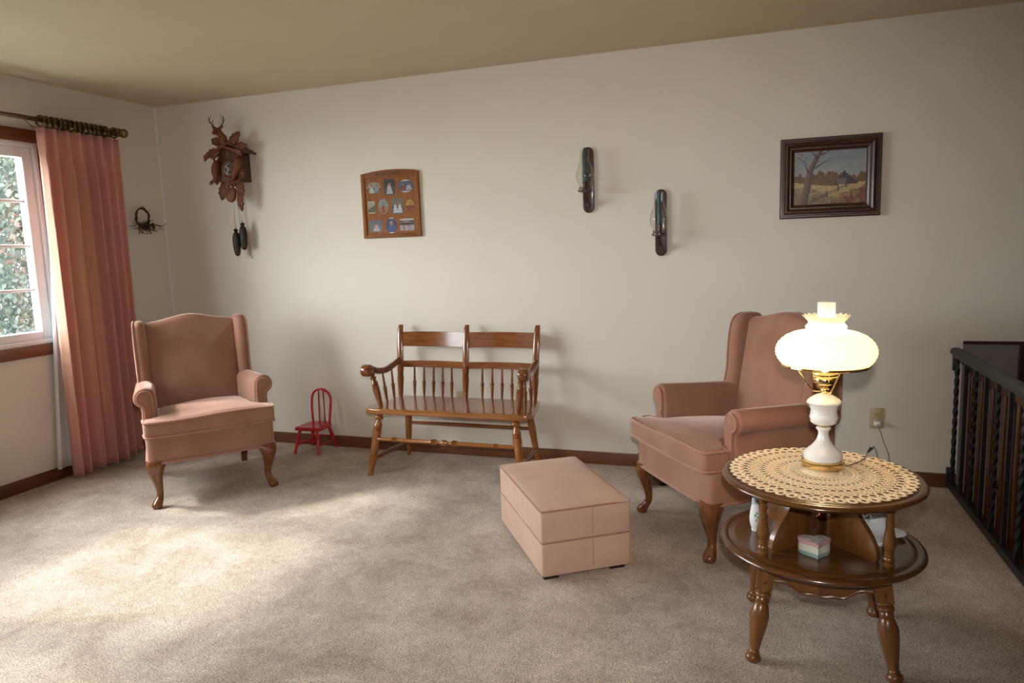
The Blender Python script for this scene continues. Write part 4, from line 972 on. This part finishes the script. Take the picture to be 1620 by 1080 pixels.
# ------------------------------------------------------------------ photo board
nz = random.Random(2); tex = [[nz.random() for _ in range(64)] for _ in range(64)]
def vn(u, v):
    u, v = u % 63, v % 63; i, j = int(u), int(v); a, b_ = u - i, v - j; a, b_ = a * a * (3 - 2 * a), b_ * b_ * (3 - 2 * b_)
    return tex[i][j] * (1 - a) * (1 - b_) + tex[i + 1][j] * a * (1 - b_) + tex[i][j + 1] * (1 - a) * b_ + tex[i + 1][j + 1] * a * b_
def printed(name, u0, u1, v0, v1, nx, ny, fn, mask, mt, par, y, mat, grain=0):
    """a flat print: grid of small faces coloured by fn(u,v); mask(u,v) trims the shape"""
    bm = nb(); lay = bm.loops.layers.float_color.new('print'); V = {}
    def vert(i, j):
        if (i, j) not in V:
            V[(i, j)] = bm.verts.new(mt @ Vector((u0 + (u1 - u0) * i / nx, v0 + (v1 - v0) * j / ny, y)))
        return V[(i, j)]
    for i in range(nx):
        for j in range(ny):
            u, v = (i + .5) / nx, (j + .5) / ny
            if mask and not mask(u, v): continue
            f_ = bm.faces.new((vert(i, j), vert(i + 1, j), vert(i + 1, j + 1), vert(i, j + 1))); c = fn(u, v)
            if grain: g_ = .42 + .5 * vn(u * 23 + u0 * 90, v * 23 + v0 * 70); c = (c[0] * g_, c[1] * g_, c[2] * g_)
            for l in f_.loops: l[lay] = (c[0], c[1], c[2], 1)
    return obj(name, bm, mat, par, smooth=0)
PH = Vector((1.881, 0, 1.44))
pb = thing('photo_board', 'oak collage frame of ten small family photos on the wall', 'picture frame', PH)
bm = nb(); prism(bm, [(-.190, .02), (.190, .02), (.190, .395), (-.190, .395)], .002, .014, XZ); obj('board', bm, 'photoboard', pb, smooth=0)
for s in (-1, 1):
    bm = nb(); box(bm, s * .1965 - .0125, s * .1965 + .0125, -.022, -.001, 0, .418, .003); obj('side_rail', bm, 'photoboard', pb)
bm = nb(); box(bm, -.184, .184, -.020, -.001, 0, .026, .003); obj('bottom_rail', bm, 'photorail', pb)
bm = nb(); prism(bm, [(-.184, .385), (.184, .385), (.184, .424), (.12, .431), (.05, .4355), (0, .436), (-.05, .4345), (-.12, .429), (-.184, .420)], .001, .020, XZ, b=.002); tr_ = obj('top_rail', bm, 'photorail', pb)
bm = nb(); text_into(bm, 'GRANDCHILDREN', .027, Matrix.Translation((-.012, -.0205, .409)) @ XZ @ Matrix.Scale(.86, 4, (1, 0, 0)), .0005); o = obj('lettering', bm, 'slot', tr_, smooth=0); o['label'] = 'dark burnt lettering on the top rail'
def person(bg, bg2, cloth, cx=.5, skin=(.48, .26, .18), hair=(.10, .06, .03), s=1.0, split=.5):
    def f_(u, v):
        du, dv = (u - cx) / s, (v - .68) / s
        if du * du / .012 + dv * dv / .018 < 1: return hair if dv > .06 else skin
        if abs(du) < .14 + .28 * max(0, .52 - v) and v < .56 and v > .08: return cloth
        return bg if (v > split) else bg2
    return f_
def pair(bg, c1, c2, bg2=None):
    a, b_ = person(bg, bg2 or bg, c1, .32, s=.8), person(bg, bg2 or bg, c2, .70, s=.8)
    return lambda u, v: a(u, v) if u < .5 else b_(u, v)
def bordered(f_, m=.09, c=(.75, .74, .70)): return lambda u, v: c if v < m or v > 1 - m else f_((u), (v - m) / (1 - 2 * m))
def house_(u, v):
    if v > .86: return (.62, .64, .66)
    if v > .5 and abs(u - .45) < .34 and v < .82 - .5 * max(0, abs(u - .45) - .1): return (.42, .24, .20) if v > .66 else (.06, .05, .05)
    if v < .48 and (abs(u - .3) < .03 or abs(u - .62) < .03): return (.45, .06, .06)
    return (.50, .42, .46) if v < .48 else (.12, .11, .09)
# crop pixel (0..1003 x 0..1080) of the board corners -> board coordinates
def bu(u, v):
    t = (v - 160) / 790; xl = 95 + 53 * t; xr = 802 + 43 * t; k = (u - xl) / (xr - xl); zt = 185 - 45 * k; zb = 975 - 30 * k
    return -.209 + .418 * k, .420 * (1 - (v - zt) / (zb - zt))
el = lambda u, v: (u - .5) ** 2 + (v - .5) ** 2 < .25
def rr_(u, v, r=.16): du, dv = max(0, abs(u - .5) - .5 + r), max(0, abs(v - .5) - .5 + r); return du * du + dv * dv < r * r
G1 = (.30, .27, .22); WH = (.72, .70, .66)
shots = [((262, 355), 160, 142, el, pair((.38, .34, .27), (.62, .60, .55), (.30, .32, .36), (.14, .12, .10))), ((453, 343), 128, 192, rr_, person((.05, .04, .04), (.10, .09, .09), (.60, .55, .56), .5, s=1.1)),
         ((651, 331), 174, 150, el, bordered(pair((.10, .14, .22), (.30, .05, .05), (.45, .47, .52)), .1)), ((235, 590), 82, 145, rr_, bordered(lambda u, v: (.42, .40, .30) if v > .5 + .4 * (u - .5) else (.14, .16, .10), .08)),
         ((381, 580), 112, 186, el, person((.30, .34, .34), (.36, .26, .14), (.40, .06, .06), .5, s=.7)), ((554, 572), 132, 192, rr_, pair((.20, .19, .13), (.70, .70, .70), (.70, .70, .70), (.10, .12, .20))),
         ((706, 566), 84, 146, el, person((.52, .36, .06), (.20, .06, .03), (.34, .05, .04), .6)), ((289, 820), 156, 140, rr_, person((.16, .20, .22), (.20, .24, .26), (.62, .48, .50), .55)),
         ((482, 810), 124, 190, el, bordered(person((.07, .08, .20), (.08, .09, .24), (.10, .12, .30), .5, s=1.35, hair=(.45, .34, .16)), .08)), ((672, 800), 168, 145, rr_, house_)]
for (cu_, cv_), w, h, mk, fn in shots:
    x0, z0 = bu(cu_ - w / 2, cv_ + h / 2); x1, z1 = bu(cu_ + w / 2, cv_ - h / 2); zc = bu(cu_, cv_)[1]; hz = h * .000530 / 2
    printed('photo', x0, x1, zc - hz, zc + hz, 30, 30, fn, mk, XZ, pb, .0146, 'print', 1)

# ------------------------------------------------------------------ painting
PA = Vector((4.4995, 0, 1.6655)); PW, PHh = .247, .2105
pt = thing('painting', 'dark wood framed oil painting of a bare tree and barn', 'painting', PA)
mould = [(0, 0), (0, .020), (.006, .026), (.014, .026), (.017, .021), (.022, .021), (.028, .030), (.038, .032), (.046, .026), (.050, .018), (.056, .018), (.062, .013), (.072, .010), (.072, 0)]
for k, (hw, hh_, nm) in enumerate(((PW, PHh, 'walnut'), (PHh, PW, 'walnutz'), (PW, PHh, 'walnut'), (PHh, PW, 'walnutz'))):
    bm = nb(); rings = []
    for s in (-1, 1): rings.append([Vector((s * (hw - d), -(hh_ - d), h)) for d, h in mould])
    vs = loft(bm, rings); xf(bm, vs, XZ @ Matrix.Rotation(PI / 2 * k, 4, 'Z')); obj('frame_rail', bm, nm, pt, smooth=30)
def mixc(a, b_, t): t = max(0, min(1, t)); return tuple(x + (y - x) * t for x, y in zip(a, b_))
def segd(p, a, b_):
    ax, ay = b_[0] - a[0], b_[1] - a[1]; t = max(0, min(1, ((p[0] - a[0]) * ax + (p[1] - a[1]) * ay) / (ax * ax + ay * ay)))
    return math.hypot(p[0] - a[0] - t * ax, p[1] - a[1] - t * ay), t
brs = [((.32, .86), (.27, .97), .012), ((.27, .97), (.22, 1.0), .006), ((.39, .92), (.50, .99), .012), ((.30, .68), (.42, .78), .014), ((.42, .78), (.54, .86), .006), ((.42, .78), (.52, .77), .004), ((.20, .62), (.15, .80), .012), ((.15, .80), (.05, .90), .005), ((.15, .80), (.19, .90), .004), ((.16, .45), (.08, .50), .01)]
def scene_(u, v):
    n = vn(u * 18, v * 14); n2 = vn(u * 46 + 7, v * 40)
    c = mixc((.30, .32, .32), (.20, .255, .29), (v - .5) * 2.2 + .3 * (n - .5))
    c = mixc(c, (.36, .34, .33), max(0, min(1, (vn(u * 7, v * 16) - .5) * 2.2)) * .6)
    tl = .50 + .10 * vn(u * 22, 3) + .05 * vn(u * 55, 9)
    if u > .55: tl -= .03
    gl = .455 - .10 * math.sin(u * 2.3) * (u < .62) - .02
    if u >= .62: gl = .375 + .05 * (u - .62)
    if v < tl: c = mixc((.075, .050, .018), (.21, .085, .022), n2 * 1.1)
    if v < gl:
        c = mixc((.30, .20, .07), (.50, .38, .17), (v / gl) * .9 + .7 * (n2 - .5))
        if v < .30 - .45 * abs(u - .12) + .1 * n: c = mixc((.055, .04, .028), c, .35 + .4 * n2)
        if u > .45 and v < .20 * (u - .45) / .3 + .16 * (n - .5) + .08 * (n2 - .5): c = mixc(mixc((.09, .035, .018), (.26, .085, .04), n2), (.34, .21, .08), max(0, (n - .45) * 1.6))
    # barn
    if .575 < u < .885 and v > .36:
        if v < .58 - abs(u - .71) * 1.15 or (abs(u - .705) < .02 and v < .60): c = (.030, .028, .028)
        if .60 < u < .735 and v < .47 - .0 and v > .37: c = mixc((.11, .10, .085), (.17, .155, .13), n2)
    # fence
    for o_ in (0, .045):
        d, t = segd((u, v), (.24, .03 + o_), (.80, .375 + o_ * .4))
        if d < .008 - .004 * t: c = (.05, .042, .035)
    for fx in (.30, .47, .62, .73):
        fy = .03 + (fx - .24) / .56 * .345
        if abs(u - fx) < .008 and -.03 < v - fy < .08: c = (.045, .04, .033)
    # trunk and branches
    x = .115 + .25 * v ** 1.25 + .02 * math.sin(v * 7); w = .062 - .030 * v
    if abs(u - x) < w + (.03 * max(0, .12 - v) / .12): c = mixc((.20, .115, .065), (.045, .032, .026), (u - x) / w * .6 + .5 + .3 * (n2 - .5))
    for a, b_, w in brs:
        d, t = segd((u, v), a, b_)
        if d < w * (1 - .6 * t): c = (.05, .035, .028)
    if v > .72 and u < .56 and n2 > .80 and vn(u * 9, v * 9) > .45: c = mixc(c, (.16, .07, .045), .7)
    return tuple(x * .92 for x in c)
printed('canvas', -PW + .068, PW - .068, -PHh + .068, PHh - .068, 180, 130, scene_, None, XZ, pt, .009, 'paint')

# ------------------------------------------------------------------ candle sconces
def stadium(w, z0, z1, n=12):
    r = w / 2; return [(r * math.cos(a), z0 + r + r * math.sin(a)) for a in [PI + PI * i / n for i in range(n + 1)]] + [(r * math.cos(a), z1 - r + r * math.sin(a)) for a in [PI * i / n for i in range(n + 1)]]
def sconce(loc, label):
    t = thing('candle_sconce', label, 'sconce', loc, 0, 'pair of candle sconces')
    bm = nb(); prism(bm, stadium(.066, -.19, .19), .0, .018, XZ, b=.004); obj('backplate', bm, 'sconcewood', t)
    y = -.100
    bm = nb(); loft(bm, [[Vector((sx * w, yy + dy, zz + dz)) for sx, dy, dz in ((-1, -.006, -.008), (1, -.006, -.008), (1, .006, .008), (-1, .006, .008))] for yy, zz, w in ((-.016, -.150, .013), (-.035, -.148, .013), (-.070, -.120, .012), (-.092, -.090, .011), (-.100, -.074, .010))]); obj('arm', bm, 'sconcewood', t, smooth=50)
    bm = nb(); lathe(bm, [(.010, -.080), (.016, -.076), (.038, -.072), (.042, -.068), (.042, -.062), (.036, -.062), (.034, -.066), (.018, -.066), (.017, -.050), (.0135, -.046), (.0135, -.024), (.017, -.020), (.017, -.014), (.011, -.012), (.011, -.03)], 28, cy=y); obj('candle_cup', bm, 'sconcewood', t, smooth=40)
    bm = nb(); 
    for k in range(8):
        a = 2 * PI * k / 8 + .2; box(bm, -.003, .003, -.002, .002, 0, .020, .001, mat=Matrix.Translation((.033 * math.cos(a), y + .033 * math.sin(a), -.063)) @ Matrix.Rotation(a + PI / 2, 4, 'Z'))
    obj('chimney_prongs', bm, 'sconcewood', t)
    bm = nb(); lathe(bm, [(.0115, -.03), (.0115, .02), (.0105, .14), (.009, .168), (.007, .174), (.003, .176)], 16, cy=y); cd = obj('candle', bm, 'candle', t)
    bm = nb(); tube(bm, [(0, y, .174), (.001, y, .180)], .001, 5); obj('wick', bm, 'slot', cd)
    pr = sp2([(.031, -.060), (.031, -.045), (.036, -.030), (.047, -.008), (.0515, .016), (.049, .038), (.040, .066), (.031, .092), (.0265, .115), (.0255, .140), (.0255, .166)], 5)
    bm = nb(); lathe(bm, pr, 40, cy=y, caps=False)
    lathe(bm, [(.0255, .166), (.0262, .167), (.0255, .168)], 40, cy=y, caps=False)
    obj('glass_chimney', bm, 'chimney', t, smooth=80)
    return t
sc1 = sconce((3.193, 0, 1.729), 'candle sconce with glass chimney, the higher left one of two')
dup(sc1, (3.615, 0, 1.463), 0, 'candle sconce with glass chimney, the lower right one nearer the painting')

# ------------------------------------------------------------------ stair railing
XR = 5.125
ra = thing('iron_railing', 'black wrought iron stair railing with twisted balusters', 'railing', (XR, 0, 0))
bm = nb(); loft(bm, [[Vector((x, y, z)) for x, z in ((-.024, .728), (.024, .728), (.027, .738), (.024, .752), (.012, .760), (-.012, .760), (-.024, .752), (-.027, .738))] for y in (-2.9, -.012)]); hr = obj('handrail', bm, 'handrail', ra, smooth=60)
bm = nb(); box(bm, -.016, .016, -2.9, -.010, .712, .729, .002); obj('top_channel', bm, 'iron', ra)
bm = nb(); box(bm, -.014, .014, -.034, -.006, .64, .73, .003); obj('wall_bracket', bm, 'iron', ra)
bm = nb(); box(bm, -.017, .017, -2.9, -.004, .014, .048, .003); obj('bottom_rail', bm, 'iron', ra)
bm = nb(); box(bm, -.018, .018, -.022, -.002, .03, .115, .003); obj('wall_foot', bm, 'iron', ra)
bm = nb(); box(bm, -.014, .014, -2.9, -2.86, 0, .03, .003); box(bm, -.014, .014, -1.45, -1.41, 0, .03, .003); obj('floor_foot', bm, 'iron', ra)
def baluster(y, tw):
    bm = nb(); n = 60 if tw else 2; rings = []
    for i in range(n + 1):
        t = i / n; a = R(0) if not tw else PI * 5.5 * max(0, min(1, (t - .06) / .88)); w = .0085
        rings.append([Vector((w * 1.414 * math.cos(a + PI / 4 + PI / 2 * j), y + w * 1.414 * math.sin(a + PI / 4 + PI / 2 * j), .047 + .667 * t)) for j in range(4)])
    loft(bm, rings); return obj('twisted_baluster' if tw else 'baluster', bm, 'iron', ra, smooth=25)
tws, pls = None, None
for k in range(17):
    y = -.055 - .165 * k; tw = k % 2 == 0
    src = tws if tw else pls
    if src is None:
        o = baluster(y, tw)
        if tw: tws = (o, y)
        else: pls = (o, y)
    else:
        o = src[0].copy(); C.objects.link(o); o.location.y = y - src[1]
# slats added to shape the iron railing's reflection in the glossy door
XS = 5.20
wb = thing('railing_reflection', 'orange brown slats added as the reflection of the iron railing in the door', 'reflection', (XS, 0, -.06))
bm = nb(); box(bm, -.016, .016, -2.9, .04, .690, .735, .003); obj('top_rail', bm, 'added_slat', wb)
sl = None
for k in range(17):
    y = .005 - .176 * k - .03
    if sl is None:
        bm = nb(); box(bm, -.006, .006, y - .014, y + .014, 0, .692, .002); sl = (obj('added_slat', bm, 'added_slat', wb), y)
    else:
        o = sl[0].copy(); C.objects.link(o); o.location.y = y - sl[1]
